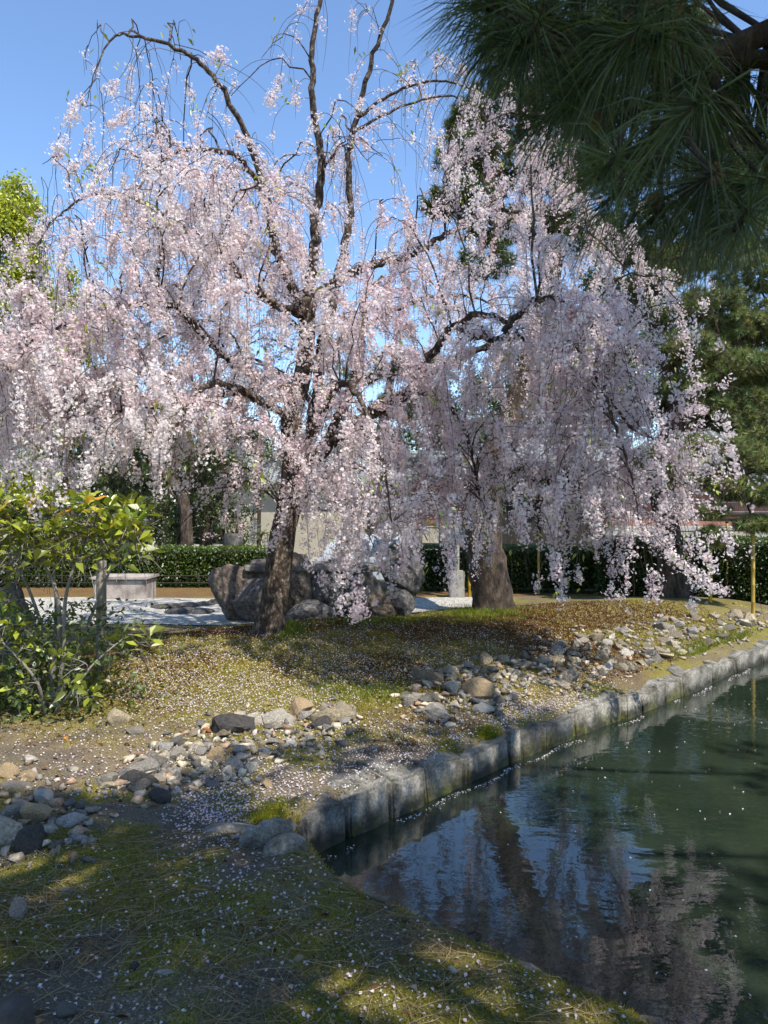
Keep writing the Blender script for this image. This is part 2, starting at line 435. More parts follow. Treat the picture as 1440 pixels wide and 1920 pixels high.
def G(x, y):
    x = np.asarray(x, float); y = np.asarray(y, float)
    d = pond_sd(x, y)
    far = sstep(3.5, 3.9, y - 0.15 * x)
    z = 0.31 * gauss(x, y, -0.45, 7.9, 1.7, 0.95, 0.18) + 0.15 * gauss(x, y, 2.4, 10.4, 1.9, 0.9, 0.45) + 0.10 * gauss(x, y, 4.6, 11.4, 1.5, 0.9, 0.6)
    z = z + 0.05 * (fbm(x * 0.9, y * 0.9, 3) - 0.5) * sstep(14, 9, y) + 0.035 * (fbm(x * 4, y * 4, 9) - 0.5) * sstep(12, 6, y)
    z = z + 0.006 * (fbm(x * 22, y * 22, 19) - 0.5) * sstep(7, 4, y)
    z = z * sstep(0.0, 0.7, d)
    z = z - far * 0.12 * np.exp(-(d / 0.7) ** 2) - far * 0.10 * sstep(0.17, 0.07, d) - (1 - far) * 0.05 * np.exp(-(d / 0.12) ** 2)
    z = z - 0.4 * sstep(16.6, 17.6, y)
    e = d - np.where(far > 0.5, 0.10, 0.035)                # the bank stops behind the edging stones
    return z - 0.9 * sstep(0, -0.05, e)

_gx = np.arange(-8, 9.01, 0.03); _gy = np.arange(1.2, 16.5, 0.03)
_GZ = G(*np.meshgrid(_gx, _gy, indexing='ij'))
def Gq(x, y):
    """fast bilinear lookup of the ground height"""
    u = np.clip((x + 8) / 0.03, 0, len(_gx) - 1.001); v = np.clip((y - 1.2) / 0.03, 0, len(_gy) - 1.001)
    i, j = u.astype(int), v.astype(int); f, g = u - i, v - j
    return (_GZ[i, j] * (1 - f) + _GZ[i + 1, j] * f) * (1 - g) + (_GZ[i, j + 1] * (1 - f) + _GZ[i + 1, j + 1] * f) * g

def ghit(px, py):
    """where the view ray through a photo pixel meets the ground"""
    px = np.asarray(px, float); py = np.asarray(py, float)
    Ys = np.geomspace(1.5, 16, 90)
    Z = CAM_Z - (py[..., None] - 960) / FPX * Ys; X = (px[..., None] - 720) / FPX * Ys
    below = Z < Gq(X, np.broadcast_to(Ys, X.shape))
    i = np.argmax(below, -1); i = np.where(below.any(-1), i, 89)
    lo = Ys[np.maximum(i - 1, 0)]; hi = Ys[i]
    for _ in range(9):
        mid = (lo + hi) / 2
        bl = CAM_Z - (py - 960) / FPX * mid < Gq((px - 720) / FPX * mid, mid)
        hi = np.where(bl, mid, hi); lo = np.where(bl, lo, mid)
    x = (px - 720) / FPX * hi
    return np.stack([x, hi, Gq(x, hi)], -1)

# bands of the ground, as colours the soil itself has
def ground_colour(x, y):
    a = fbm(x * 1.3, y * 1.3, 31, 4); b = fbm(x * 5, y * 5, 41, 4); c = fbm(x * 0.6, y * 0.6, 51, 3)
    def L(p, q, t): return np.asarray(p)[None] * (1 - t[:, None]) + np.asarray(q)[None] * t[:, None]
    soil = L((0.10, 0.082, 0.06), (0.22, 0.18, 0.125), b)
    moss = L((0.10, 0.092, 0.02), (0.22, 0.195, 0.04), b)
    col = soil + (moss - soil) * sstep(0.40, 0.60, 0.55 * a + 0.45 * b)[:, None]
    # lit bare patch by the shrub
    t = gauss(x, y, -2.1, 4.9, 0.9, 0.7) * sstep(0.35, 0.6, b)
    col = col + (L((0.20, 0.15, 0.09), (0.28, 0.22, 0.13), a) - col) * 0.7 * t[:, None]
    # haircap moss mound, ochre green with red-brown patches
    t = np.clip(1.6 * gauss(x, y, -0.5, 7.6, 1.9, 1.1, 0.18), 0, 1)
    hm = L((0.10, 0.048, 0.02), (0.21, 0.18, 0.036), sstep(0.38, 0.56, 0.5 * a + 0.5 * c - 0.18 * gauss(x, y, 0.7, 7.9, 0.7, 0.5)))
    col = col + (hm - col) * t[:, None]
    # dry yellow moss on the right bank
    t = np.clip(1.5 * gauss(x, y, 2.6, 9.3, 2.2, 0.8, 0.6), 0, 1)
    col = col + (L((0.13, 0.10, 0.04), (0.22, 0.19, 0.055), b) - col) * t[:, None]
    # brown moss strip before the hedge, bare ground behind
    t = sstep(13.0, 13.4, y) * sstep(15.6, 15.0, y)
    col = col + (L((0.13, 0.065, 0.03), (0.17, 0.12, 0.045), b) - col) * t[:, None]
    t = sstep(16.6, 17.2, y)
    col = col + (L((0.26, 0.245, 0.22), (0.33, 0.31, 0.28), b) - col) * t[:, None]
    return col

def graded(lo, hi, mid, q):
    pos = [0.0]
    s = mid
    while pos[-1] < hi: pos.append(pos[-1] + s); s *= q
    return pos
ys = list(np.linspace(-40, -2, 14)) + list(np.arange(-1.5, 1.25, 0.25)) + list(np.geomspace(1.3, 13.5, 300)) + list(np.geomspace(13.7, 20, 26)) + list(np.geomspace(21, 420, 24))
us = np.concatenate([-np.geomspace(1.1, 40, 26)[::-1], np.linspace(-1.05, 1.05, 430), np.geomspace(1.1, 40, 26)])
yy, uu = np.meshgrid(np.array(ys), us, indexing='ij')
xx = uu * np.clip(np.abs(yy), 1.3, 20)
gz = G(xx.ravel(), yy.ravel())
GV = np.stack([xx.ravel(), yy.ravel(), gz], -1)
nr, nc = yy.shape
idx = np.arange(nr * nc).reshape(nr, nc)
GF = np.stack([idx[:-1, :-1], idx[:-1, 1:], idx[1:, 1:], idx[1:, :-1]], -1).reshape(-1, 4)
ground = mk('ground', mesh_np('ground', GV, GF, ground_colour(GV[:, 0], GV[:, 1]), smooth=True), M['ground'])
tag(ground, 'mossy garden ground with bare soil and a low mound', kind='structure')

# pond water: one sheet inside the outline, running under the banks
w = MB(); w.add([(-1.2, -6, WATER_Z), (34, -6, WATER_Z), (34, 18, WATER_Z), (-1.2, 18, WATER_Z)], [(0, 1, 2, 3)])
water = w.build('water', M['water']); tag(water, 'dark green pond water with rippled reflections', kind='structure')

# white gravel court behind the mound
gx, gy = np.meshgrid(np.linspace(-11, 1.6, 90), np.linspace(9.9, 12.9, 40), indexing='ij')
gy2 = gy + 0.25 * np.sin(gx * 0.9) * 0.6
V = np.stack([gx.ravel(), gy2.ravel(), G(gx.ravel(), gy2.ravel()) + 0.012], -1)
ix = np.arange(90 * 40).reshape(90, 40)
F = np.stack([ix[:-1, :-1], ix[1:, :-1], ix[1:, 1:], ix[:-1, 1:]], -1).reshape(-1, 4)
keep = (G(V[:, 0], V[:, 1]) < 0.07)[F].all(1)
path = mk('gravel_path', mesh_np('gravel_path', V, F[keep], smooth=True), M['gravel']); tag(path, 'white gravel path behind the mossy mound', kind='structure')

# ------------------------------------------------------------------ stones
def rock_mesh(name, seed, sub=3, planes=11, rough=0.05, flat=True, squash=(1, 1, 1), cut=(0.62, 1.0)):
    r = np.random.default_rng(seed)
    bm = bmesh.new(); bmesh.ops.create_icosphere(bm, subdivisions=sub, radius=1)
    V = np.array([v.co[:] for v in bm.verts])
    n = unit(r.normal(size=(planes, 3))); d = r.uniform(*cut, planes)
    dot = V @ n.T
    rad = np.where(dot > 0.05, d / np.maximum(dot, 0.05), 9).min(1)
    rad = np.minimum(rad, 1.15)
    q = V * 3.1 + seed
    rad = rad * (1 + rough * (fbm(q[:, 0] + q[:, 2] * 0.7, q[:, 1] - q[:, 2] * 0.6, seed, 4) - 0.5) * 2)
    V = V * rad[:, None] * np.array(squash)
    for v, c in zip(bm.verts, V): v.co = c
    me = bpy.data.meshes.new(name); bm.to_mesh(me); bm.free()
    if not flat: me.polygons.foreach_set('use_smooth', [True] * len(me.polygons))
    return me

def hull_mesh(name, seed, npts=15, squash=(1, 1, 0.7)):
    r = np.random.default_rng(seed)
    pts = unit(r.normal(size=(npts, 3))) * r.uniform(0.75, 1.05, (npts, 1)) * np.array(squash)
    bm = bmesh.new()
    for p in pts: bm.verts.new(p)
    res = bmesh.ops.convex_hull(bm, input=bm.verts)
    loose = [v for v in bm.verts if not v.link_faces]
    bmesh.ops.delete(bm, geom=loose, context='VERTS')
    bmesh.ops.bevel(bm, geom=bm.edges[:], offset=0.035, segments=1, affect='EDGES', clamp_overlap=True)
    me = bpy.data.meshes.new(name); bm.to_mesh(me); bm.free(); return me

def in_poly(px, py, poly):
    ins = np.zeros(len(px), bool); n = len(poly)
    for i in range(n):
        ax, ay = poly[i]; bx, by = poly[(i + 1) % n]
        if ay != by:
            ins ^= ((ay > py) != (by > py)) & (px < (bx - ax) * (py - ay) / (by - ay) + ax)
    return ins

def scatter(poly, n, feather=0.0):
    poly = np.array(poly, float); out = []
    lo, hi = poly.min(0), poly.max(0)
    while len(out) < n:
        q = RNG.uniform(lo, hi, (n * 3, 2)); out += list(q[in_poly(q[:, 0], q[:, 1], poly)])
    return np.array(out[:n]) + (RNG.normal(scale=feather, size=(n, 2)) if feather else 0)

def rot(o, a=None):
    o.rotation_euler = a if a is not None else tuple(RNG.uniform(-0.5, 0.5, 2)) + (RNG.uniform(0, 6.28),)

# kerb of squared granite along the far bank
def arc_pts(poly, s):
    poly = np.array(poly); seg = np.linalg.norm(np.diff(poly, axis=0), axis=1); c = np.r_[0, np.cumsum(seg)]
    return np.stack([np.interp(s, c, poly[:, 0]), np.interp(s, c, poly[:, 1])], -1), c[-1]

def kerb_block(a, b, depth, ztop, zbot, seed, inward):
    """a rough squared block whose front top edge runs a -> b"""
    a, b = np.array(a), np.array(b); t = unit(b - a); nrm = np.array([-t[1], t[0]]) * inward
    L = np.linalg.norm(b - a); nx, ny, nz = max(6, int(L / 0.05)), 5, 6
    bm = bmesh.new()
    bmesh.ops.create_cube(bm, size=1)
    bmesh.ops.bevel(bm, geom=bm.edges[:], offset=0.05, segments=2, affect='EDGES')
    bmesh.ops.subdivide_edges(bm, edges=bm.edges[:], cuts=2, use_grid_fill=True)
    r = np.random.default_rng(seed)
    H = ztop - zbot; tilt = r.uniform(-0.045, 0.045); bow = r.uniform(0.0, 0.03)
    co = np.array([v.co[:] for v in bm.verts]) + 0.5; u, q, h = co[:, 0], co[:, 1], co[:, 2]
    wx = a[0] + a[1] + u * L
    n1 = 0.5 * (fbm(wx * 2.2, h * 2.0, 7, 3) - 0.5) + 0.7 * (fbm(wx * 9, h * 2.6 + q * 3 + seed * 0.37, 8, 5) - 0.5) + r.uniform(-0.32, 0.32); n2 = fbm(u * L * 6 - seed, q * 4, seed + 5, 3) - 0.5
    off = np.where(q < 0.5, -n1 * 0.055 + 0.03 * h, 0)
    xy = a[None] + t[None] * (u * L)[:, None] + nrm[None] * (q * depth + off)[:, None]
    z = zbot + h * H + (n2 * 0.13 + tilt * (u - 0.5)) * h
    for v, X_, z_ in zip(bm.verts, xy, z): v.co = (X_[0], X_[1], z_)
    me = bpy.data.meshes.new('stone'); bm.to_mesh(me); bm.free()
    me.polygons.foreach_set('use_smooth', [True] * len(me.polygons))
    return me

edge_root = thing('stone_kerb', (FAR_EDGE[0][0], FAR_EDGE[0][1], WATER_Z), 'row of rough grey granite blocks edging the far bank of the pond', 'stone kerb')
lens = [0.33, 0.36, 0.32, 0.42, 0.58, 0.15, 0.28, 0.45, 0.78, 0.3, 0.5, 0.36, 0.78, 0.75, 0.8, 0.6, 0.7, 0.7, 0.8, 0.8, 0.8, 0.8]
s = 0.0
for i, L in enumerate(lens):
    pts, tot = arc_pts(FAR_EDGE, np.array([s + 0.012, s + L - 0.012]))
    if s + L > tot: break
    me = kerb_block(pts[0], pts[1], 0.26 + 0.05 * ((i * 7) % 3), -0.135 + 0.05 * (RNG.random() - 0.5) + (0.03 if i < 4 else 0), -0.62, 100 + i, 1)
    mk('stone', me, M['kerb'], edge_root); s += L

lip_root = thing('stone_lip', (NEAR_EDGE[0][0], NEAR_EDGE[0][1], WATER_Z), 'thin pale edging stones under the near moss bank of the pond', 'stone edging')
s = 0.0
for i in range(9):
    L = 0.2 + 0.07 * ((i * 5) % 4)
    pts, tot = arc_pts(NEAR_EDGE, np.array([s + 0.006, s + L - 0.006]))
    t = unit(pts[1] - pts[0]); nrm = np.array([t[1], -t[0]])
    pts = pts - nrm * (-0.012)
    mk('stone', kerb_block(pts[0], pts[1], 0.12, -0.045 - 0.008 * (i % 3), -0.6, 300 + i, -1), M['kerb'], lip_root); s += L
# stones closing the pond's corner
for i, (px, py, w_, h_) in enumerate(((445, 1562, 0.16, 0.07), (505, 1572, 0.14, 0.10), (535, 1590, 0.10, 0.06), (470, 1580, 0.09, 0.05))):
    p = ghit(np.array([px]), np.array([py]))[0]
    o = mk('corner_stone', rock_mesh('corner_stone', 500 + i, 3, 10, 0.08), M['kerb'], loc=(p[0], p[1], p[2] - 0.01))
    o.scale = (w_, w_ * 0.7, h_); rot(o, (0, 0, 0.4 * i))
    tag(o, ['flat pale stone at the start of the pond kerb, topmost of the corner stones', 'blue-grey stone wedged against the first kerb block', 'small low stone at the tip of the moss bank by the water', 'little grey stone between the flat pale stone and the moss'][i], 'stone', 'stones at the corner of the pond')

# rubble on the banks
HULLS = [hull_mesh('rubble_rock', 40 + i, 10 + i % 4, ((1, .8, .62), (1, .65, .5), (1, .9, .8), (1.1, .6, .7))[i % 4]) for i in range(14)]
for h in HULLS[:9]: h.materials.append(M['rubble'])
for h in HULLS[9:]: h.materials.append(M['rubble_grey'])
placed = []
def rubble(poly, n, smin, smax, sep, name, label, group, meshes, lift=0.12, zones=((9e9, ''),)):
    pts = scatter(poly, n * 5); H = ghit(pts[:, 0], pts[:, 1]); k = 0
    for (x, y, z) in H:
        if k >= n: break
        sz = smin + (smax - smin) * RNG.random() ** 1.8
        if any((x - a) ** 2 + (y - b) ** 2 < (sep * (sz + c)) ** 2 for a, b, c in placed): continue
        if pond_sd(np.array([x]), np.array([y]))[0] < 0.3: continue
        placed.append((x, y, sz))
        o = mk(name, meshes[RNG.integers(len(meshes))], loc=(x, y, z + sz * lift)); o.scale = (sz,) * 3; rot(o)
        tone = 'grey' if o.data.materials[0] == M['rubble_grey'] else 'tan'; big = 'large' if sz > smin + .35 * (smax - smin) else 'small'
        ppx = proj(np.array([x, y, z]))[0]
        tag(o, label.format(tone=tone, size=big, where=next(w_ for lim, w_ in zones if ppx < lim)), 'rock', group); k += 1
# rocks one can single out
def rock(px, py, sx, sy, sz, mat, label, seed, name='rock', yaw=0.0, sub=3, cut=(0.42, 0.85), lift=0.15, group=None, tilt=0.0, roughness=0.10):
    p = ghit(np.array([float(px)]), np.array([float(py)]))[0]
    o = mk(name, rock_mesh(name, seed, sub, 8, roughness, cut=cut), M[mat], loc=(p[0], p[1], p[2] + sz * lift))
    o.scale = (sx, sy, sz); o.rotation_euler = (tilt, 0, yaw); tag(o, label, 'rock', group); placed.append((p[0], p[1], max(sx, sy) * 0.8)); return o
rock(445, 1366, 0.19, 0.13, 0.11, 'rock_dark', 'black wedge of rock at the foot of the moss mound', 601, tilt=0.2, cut=(.55, .8))
rock(628, 1345, 0.19, 0.13, 0.10, 'rubble_grey', 'broad dark grey slab beside the mossy stone on the bank', 602, yaw=0.2, cut=(.5, .8))
rock(520, 1352, 0.13, 0.1, 0.09, 'rubble', 'brown angular rock just right of the black wedge rock', 603)
rock(560, 1338, 0.12, 0.1, 0.09, 'rock_tan', 'brownish rock between the wedge rock and the dark slab', 604)
rock(600, 1362, 0.10, 0.08, 0.07, 'moss_rock' if 'moss_rock' in M else 'rock_dark', 'rounded dark stone in front of the dark grey slab', 605)
rock(247, 1468, 0.14, 0.10, 0.06, 'rock_dark', 'flat charcoal slate lying on the front of the rubble', 606, yaw=0.2, cut=(.5, .7))
rock(198, 1468, 0.075, 0.07, 0.075, 'rubble', 'rounded buff-grey rock left of the flat charcoal slate', 607)
rock(262, 1448, 0.13, 0.09, 0.085, 'rubble_grey', 'large cracked grey rock behind the flat charcoal slate', 608, yaw=0.5)
rock(297, 1500, 0.06, 0.055, 0.05, 'rock_dark', 'lone olive-dark pebble on the bare soil below the rubble', 609)
rock(500, 1472, 0.055, 0.05, 0.055, 'rock_tan', 'small buff rock alone on the mossy soil above the kerb', 610)
rock(440, 1438, 0.085, 0.07, 0.06, 'rubble', 'smooth tan-grey rock at the right end of the lower rubble', 611)
rock(410, 1428, 0.07, 0.06, 0.07, 'rock_tan', 'ochre rock beside the smooth tan-grey one', 612)
rock(228, 1355, 0.10, 0.07, 0.09, 'rubble', 'pale layered rock alone below the shrub', 613, yaw=0.6)
rock(258, 1372, 0.09, 0.06, 0.04, 'rubble_grey', 'flat pale stone touching the layered rock below the shrub', 614)
rock(905, 1332, 0.085, 0.06, 0.05, 'concrete', 'pale smooth oval stone low on the petal-strewn bank', 615, cut=(.8, 1))
rock(898, 1302, 0.14, 0.12, 0.11, 'rock_tan', 'rounded orange-tan rock standing out of the rubble', 616, cut=(.75, 1))
rock(795, 1275, 0.15, 0.12, 0.12, 'rubble_grey', 'big blue-grey rock at the upper left of the rubble', 617)
rock(812, 1340, 0.16, 0.1, 0.07, 'rubble_grey', 'flat grey slab below the rubble, petals around it', 618, yaw=-0.2)
rock(15, 1568, 0.13, 0.12, 0.11, 'rubble', 'speckled buff rock cut by the left edge of the photo', 620)
rock(72, 1532, 0.105, 0.08, 0.07, 'rock_tan', 'rusty orange-brown rock among the left-hand rocks', 621)
rock(57, 1590, 0.06, 0.06, 0.095, 'rock_dark', 'small upright charred-looking stump of rock before the rusty rock', 622, cut=(.7, .95))
rock(140, 1540, 0.10, 0.06, 0.06, 'rubble', 'pinkish flat rock leaning right of the rusty rock', 623, yaw=0.7, tilt=0.2)
rock(30, 1522, 0.07, 0.06, 0.06, 'rubble_grey', 'grey rock behind the charred-looking stump', 624)
rock(78, 1500, 0.06, 0.05, 0.045, 'concrete', 'pale cream stone above the rusty rock', 625)
rock(100, 1512, 0.065, 0.045, 0.035, 'rubble_grey', 'slate-blue flat stone right of the pale cream stone', 626)
rock(52, 1458, 0.085, 0.06, 0.05, 'rock_tan', 'yellowish block of rock at the far left, uppermost there', 627)
rock(8, 1456, 0.07, 0.06, 0.06, 'rock_tan', 'ochre rock half cut off beside the yellowish block', 628)
rock(35, 1475, 0.10, 0.06, 0.03, 'rubble_grey', 'flat grey stone lying below the yellowish block', 629)
rock(100, 1555, 0.03, 0.03, 0.025, 'concrete', 'tiny white stone next to the charred-looking stump', 630)
rock(124, 1672, 0.03, 0.022, 0.016, 'rubble_grey', 'small oval grey pebble on the shaded foreground moss', 631)
rock(35, 1712, 0.07, 0.05, 0.04, 'rubble_grey', 'grooved blue-grey root-like stone sunk in the foreground moss', 632, yaw=-0.7)
rock(253, 1812, 0.02, 0.018, 0.017, 'rock_dark', 'dark brown pebble in the shaded foreground', 633)
rock(128, 1895, 0.035, 0.03, 0.025, 'rubble_grey', 'pale green-grey chip of rock at the bottom edge', 634)
rock(308, 1825, 0.035, 0.025, 0.008, 'concrete', 'flat whitish chip right of the dark brown pebble', 635)
rock(560, 1800, 0.02, 0.015, 0.012, 'rock_tan', 'round tan pebble just above the patch of sun', 636)
rock(620, 1866, 0.014, 0.012, 0.010, 'rock_tan', 'cream pebble inside the patch of sun', 637)
rock(774, 1852, 0.022, 0.018, 0.014, 'rubble_grey', 'grey pebble in the foreground moss right of the patch of sun', 638)
rock(850, 1822, 0.022, 0.02, 0.012, 'concrete', 'whitish pebble on the needles near the pond lip', 639)
rock(715, 1662, 0.022, 0.016, 0.014, 'rubble_grey', 'grey pebble on the very edge of the moss bank', 640)
rubble([(740, 1290), (800, 1262), (900, 1240), (990, 1212), (1130, 1185), (1260, 1160), (1360, 1150), (1440, 1140), (1440, 1180), (1340, 1206), (1220, 1248), (1120, 1268), (1000, 1300), (900, 1335), (760, 1335)], 212, 0.05, 0.155, 0.46,
       'rubble_rock', '{size} {tone} rock in the far rubble bank, {where}', 'rubble rocks on the far bank', HULLS,
       zones=((880, 'nearest the moss mound'), (1000, 'by the orange-tan rock'), (1120, 'left of the blossom tips'), (1230, 'under the blossom tips'), (1330, 'right of the blossom tips'), (9e9, 'below the right bamboo pole')))
rubble([(385, 1352), (500, 1335), (640, 1318), (690, 1330), (620, 1372), (480, 1440), (340, 1490), (190, 1480), (270, 1420), (330, 1385)], 80, 0.03, 0.10, 0.48,
       'rubble_rock', '{size} {tone} rock in the heap below the mound, {where}', 'rubble rocks below the mound', HULLS[5:],
       zones=((270, 'around the flat charcoal slate'), (390, 'between slate and black wedge'), (480, 'before the black wedge'), (560, 'by the brown rocks'), (9e9, 'by the dark grey slab')))
rubble([(0, 1440), (90, 1430), (190, 1540), (150, 1600), (0, 1600)], 7, 0.02, 0.05, 0.7,
       'rubble_rock', '{size} {tone} filler stone between the rocks at the left edge', 'small stones at the left edge', HULLS)
# broken chips and small stones between the rocks
def chips(name, label, polys, counts, rmin, rmax, tint, feather=14.0, sink=0.3):
    tv = []; tf = []
    for i in range(8):
        bm = bmesh.new(); r = np.random.default_rng(900 + i)
        for p in unit(r.normal(size=(9, 3))) * r.uniform(.7, 1.05, (9, 1)) * np.array([1, .75, .55]): bm.verts.new(p)
        bmesh.ops.convex_hull(bm, input=bm.verts); bmesh.ops.delete(bm, geom=[v for v in bm.verts if not v.link_faces], context='VERTS')
        bm.verts.index_update(); tv.append(np.array([v.co[:] for v in bm.verts])); tf.append(np.array([[v.index for v in f.verts] for f in bm.faces])); bm.free()
    q = np.concatenate([scatter(p, c, feather) for p, c in zip(polys, counts)]); X = ghit(q[:, 0], q[:, 1]); X = X[pond_sd(X[:, 0], X[:, 1]) > .16]
    Vs = []; Fs = []; Cs = []; n0 = 0
    for x in X:
        k = RNG.integers(8); a = RNG.uniform(0, 6.28); t = RNG.normal(scale=.35); s_ = rmin + (rmax - rmin) * RNG.random() ** 2.2
        R_ = np.array([[math.cos(a), -math.sin(a), 0], [math.sin(a), math.cos(a), 0], [0, 0, 1]]) @ np.array([[1, 0, 0], [0, math.cos(t), -math.sin(t)], [0, math.sin(t), math.cos(t)]])
        v = tv[k] @ R_.T * s_ + x + [0, 0, s_ * sink]; Vs.append(v); Fs.append(tf[k] + n0); n0 += len(v)
        c = np.array(tint[RNG.integers(len(tint))]) * RNG.uniform(.55, 1.4); Cs.append(np.repeat(c[None], len(v), 0))
    o = mk(name, mesh_np(name, np.concatenate(Vs), np.concatenate(Fs), np.concatenate(Cs)), M['chip']); tag(o, label, kind='stuff')
BANK = [(740, 1290), (800, 1258), (900, 1236), (990, 1208), (1130, 1180), (1260, 1158), (1440, 1138), (1440, 1185), (1340, 1212), (1220, 1252), (1120, 1275), (1000, 1308), (900, 1345), (760, 1345)]
HEAP = [(385, 1352), (500, 1335), (640, 1318), (700, 1330), (640, 1385), (480, 1450), (340, 1500), (180, 1490), (260, 1420), (320, 1385)]
chips('rubble_chips', 'small broken stones filling the rubble bank and the heap', [BANK, HEAP, [(0, 1440), (120, 1430), (200, 1550), (150, 1610), (0, 1610)]], [1500, 650, 160], .012, .062, [(.34, .29, .22), (.22, .2, .17), (.42, .35, .25), (.14, .125, .11), (.3, .2, .13)])
chips('pebbles', 'scattered grit and pebbles on the near bank', [[(0, 1610), (560, 1600), (1000, 1780), (1250, 1900), (0, 1915)], [(200, 1480), (560, 1480), (430, 1570), (150, 1580)]], [520, 160], .0025, .013, [(.34, .32, .28), (.22, .21, .19), (.4, .36, .28), (.15, .14, .12)], 20, .2)
# worn post end, out of focus, at the lower left corner
sp = P(22, 1905, 1.28)
stump = thing('stump', (sp[0], sp[1], 0), 'dark weathered stump top, blurred, in the lower left corner', 'stump')
b = MB(); pts = [(sp[0], sp[1], z) for z in np.linspace(-0.05, sp[2] + 0.02, 7)]
me = None
bb = MB().tube(pts, [0.062, 0.055, 0.052, 0.05, 0.048, 0.045, 0.03], 14)
bark = bb.build('bark', M['boulder_dark'], stump, True)
for v in bark.data.vertices:
    a = math.atan2(v.co.y - sp[1], v.co.x - sp[0]); k = 1 + 0.14 * math.sin(a * 3 + 1) + 0.07 * math.sin(a * 7 + v.co.z * 9)
    v.co.x = sp[0] + (v.co.x - sp[0]) * k; v.co.y = sp[1] + (v.co.y - sp[1]) * k

# boulders behind the cherry
BY = 10.3
def boulder(px, pyb, wpx, hpx, Y, mat, label, seed, depth=0.8):
    c = P(px, pyb - hpx / 2, Y); w_ = wpx / FPX * Y / 2; h_ = hpx / FPX * Y / 2
    o = mk('boulder', rock_mesh('boulder', seed, 5, 10, 0.17, flat=False, cut=(0.66, 1.0)), M[mat], loc=tuple(c)); o.scale = (w_ * 1.18, w_ * depth * 1.1, h_ * 1.18)
    o.rotation_euler = (0, 0, 0.3 * math.sin(seed)); tag(o, label, 'boulder', 'boulders heaped behind the cherry trunk')
boulder(437, 1150, 72, 96, BY, 'boulder_brown', 'tall brown boulder at the left end of the heap behind the cherry', 701)
boulder(482, 1160, 74, 66, BY - .2, 'boulder_brown', 'slanting brown boulder between the tall left one and the cherry trunk', 702)
boulder(492, 1100, 72, 46, BY + .1, 'boulder_dark', 'dark boulder resting on the slanting brown one', 703)
boulder(560, 1150, 66, 96, BY, 'boulder_brown', 'brown upright boulder just right of the cherry trunk', 704)
boulder(580, 1172, 76, 42, BY - .45, 'boulder_dark', 'low pointed grey boulder at the foot of the brown upright one', 705)
boulder(622, 1150, 72, 96, BY, 'boulder_dark', 'deep grey boulder in the middle of the heap', 706)
boulder(682, 1168, 62, 96, BY - .2, 'boulder_dark', 'tall pale-faced grey slab boulder right of the heap\'s middle', 707)
boulder(716, 1162, 42, 46, BY - .4, 'boulder_brown', 'small light boulder wedged between two grey ones', 708)
boulder(742, 1166, 52, 56, BY - .3, 'boulder_dark', 'rounded charcoal boulder low at the right end of the heap', 709)
boulder(752, 1120, 62, 76, BY + .1, 'boulder_dark', 'near-black boulder at the top right end of the heap', 710)
boulder(655, 1120, 66, 60, BY + .25, 'boulder_dark', 'dark boulder at the back of the heap under the slab', 711)
c0, c1 = P(465, 1064, BY + .1), P(716, 1068, BY + .1)
me = kerb_block((c0[0], c0[1] - 0.3), (c1[0], c1[1] - 0.3), 0.62, c0[2] + 0.06, c0[2] - 0.04, 720, 1)
o = mk('stone_slab', me, M['boulder_brown']); tag(o, 'long thin grey stone slab lying across the tops of the boulders', 'stone slab')

# flat stepping stones in the white gravel
for i, (px, py, w_, l) in enumerate(((315, 1140, 0.19, 'largest flat grey stepping stone on the white gravel, leftmost'), (345, 1149, 0.2, 'flat stepping stone in front of the largest one'), (352, 1138, 0.13, 'small stepping stone behind the middle of the row on the gravel'), (376, 1150, 0.15, 'front right stepping stone near the shaded gravel'), (382, 1135, 0.13, 'stepping stone second from the tall brown boulder'), (402, 1132, 0.11, 'stepping stone closest to the tall brown boulder'))):
    p = ghit(np.array([px * 1.0]), np.array([py * 1.0]))[0]
    o = mk('stepping_stone', rock_mesh('stepping_stone', 740 + i, 3, 8, 0.05, cut=(.8, 1)), M['boulder_dark'], loc=(p[0], p[1], p[2] + 0.02)); o.scale = (w_ * 1.25, w_ * 1.2, 0.05)
    tag(o, l, 'stepping stone', 'stepping stones on the gravel')

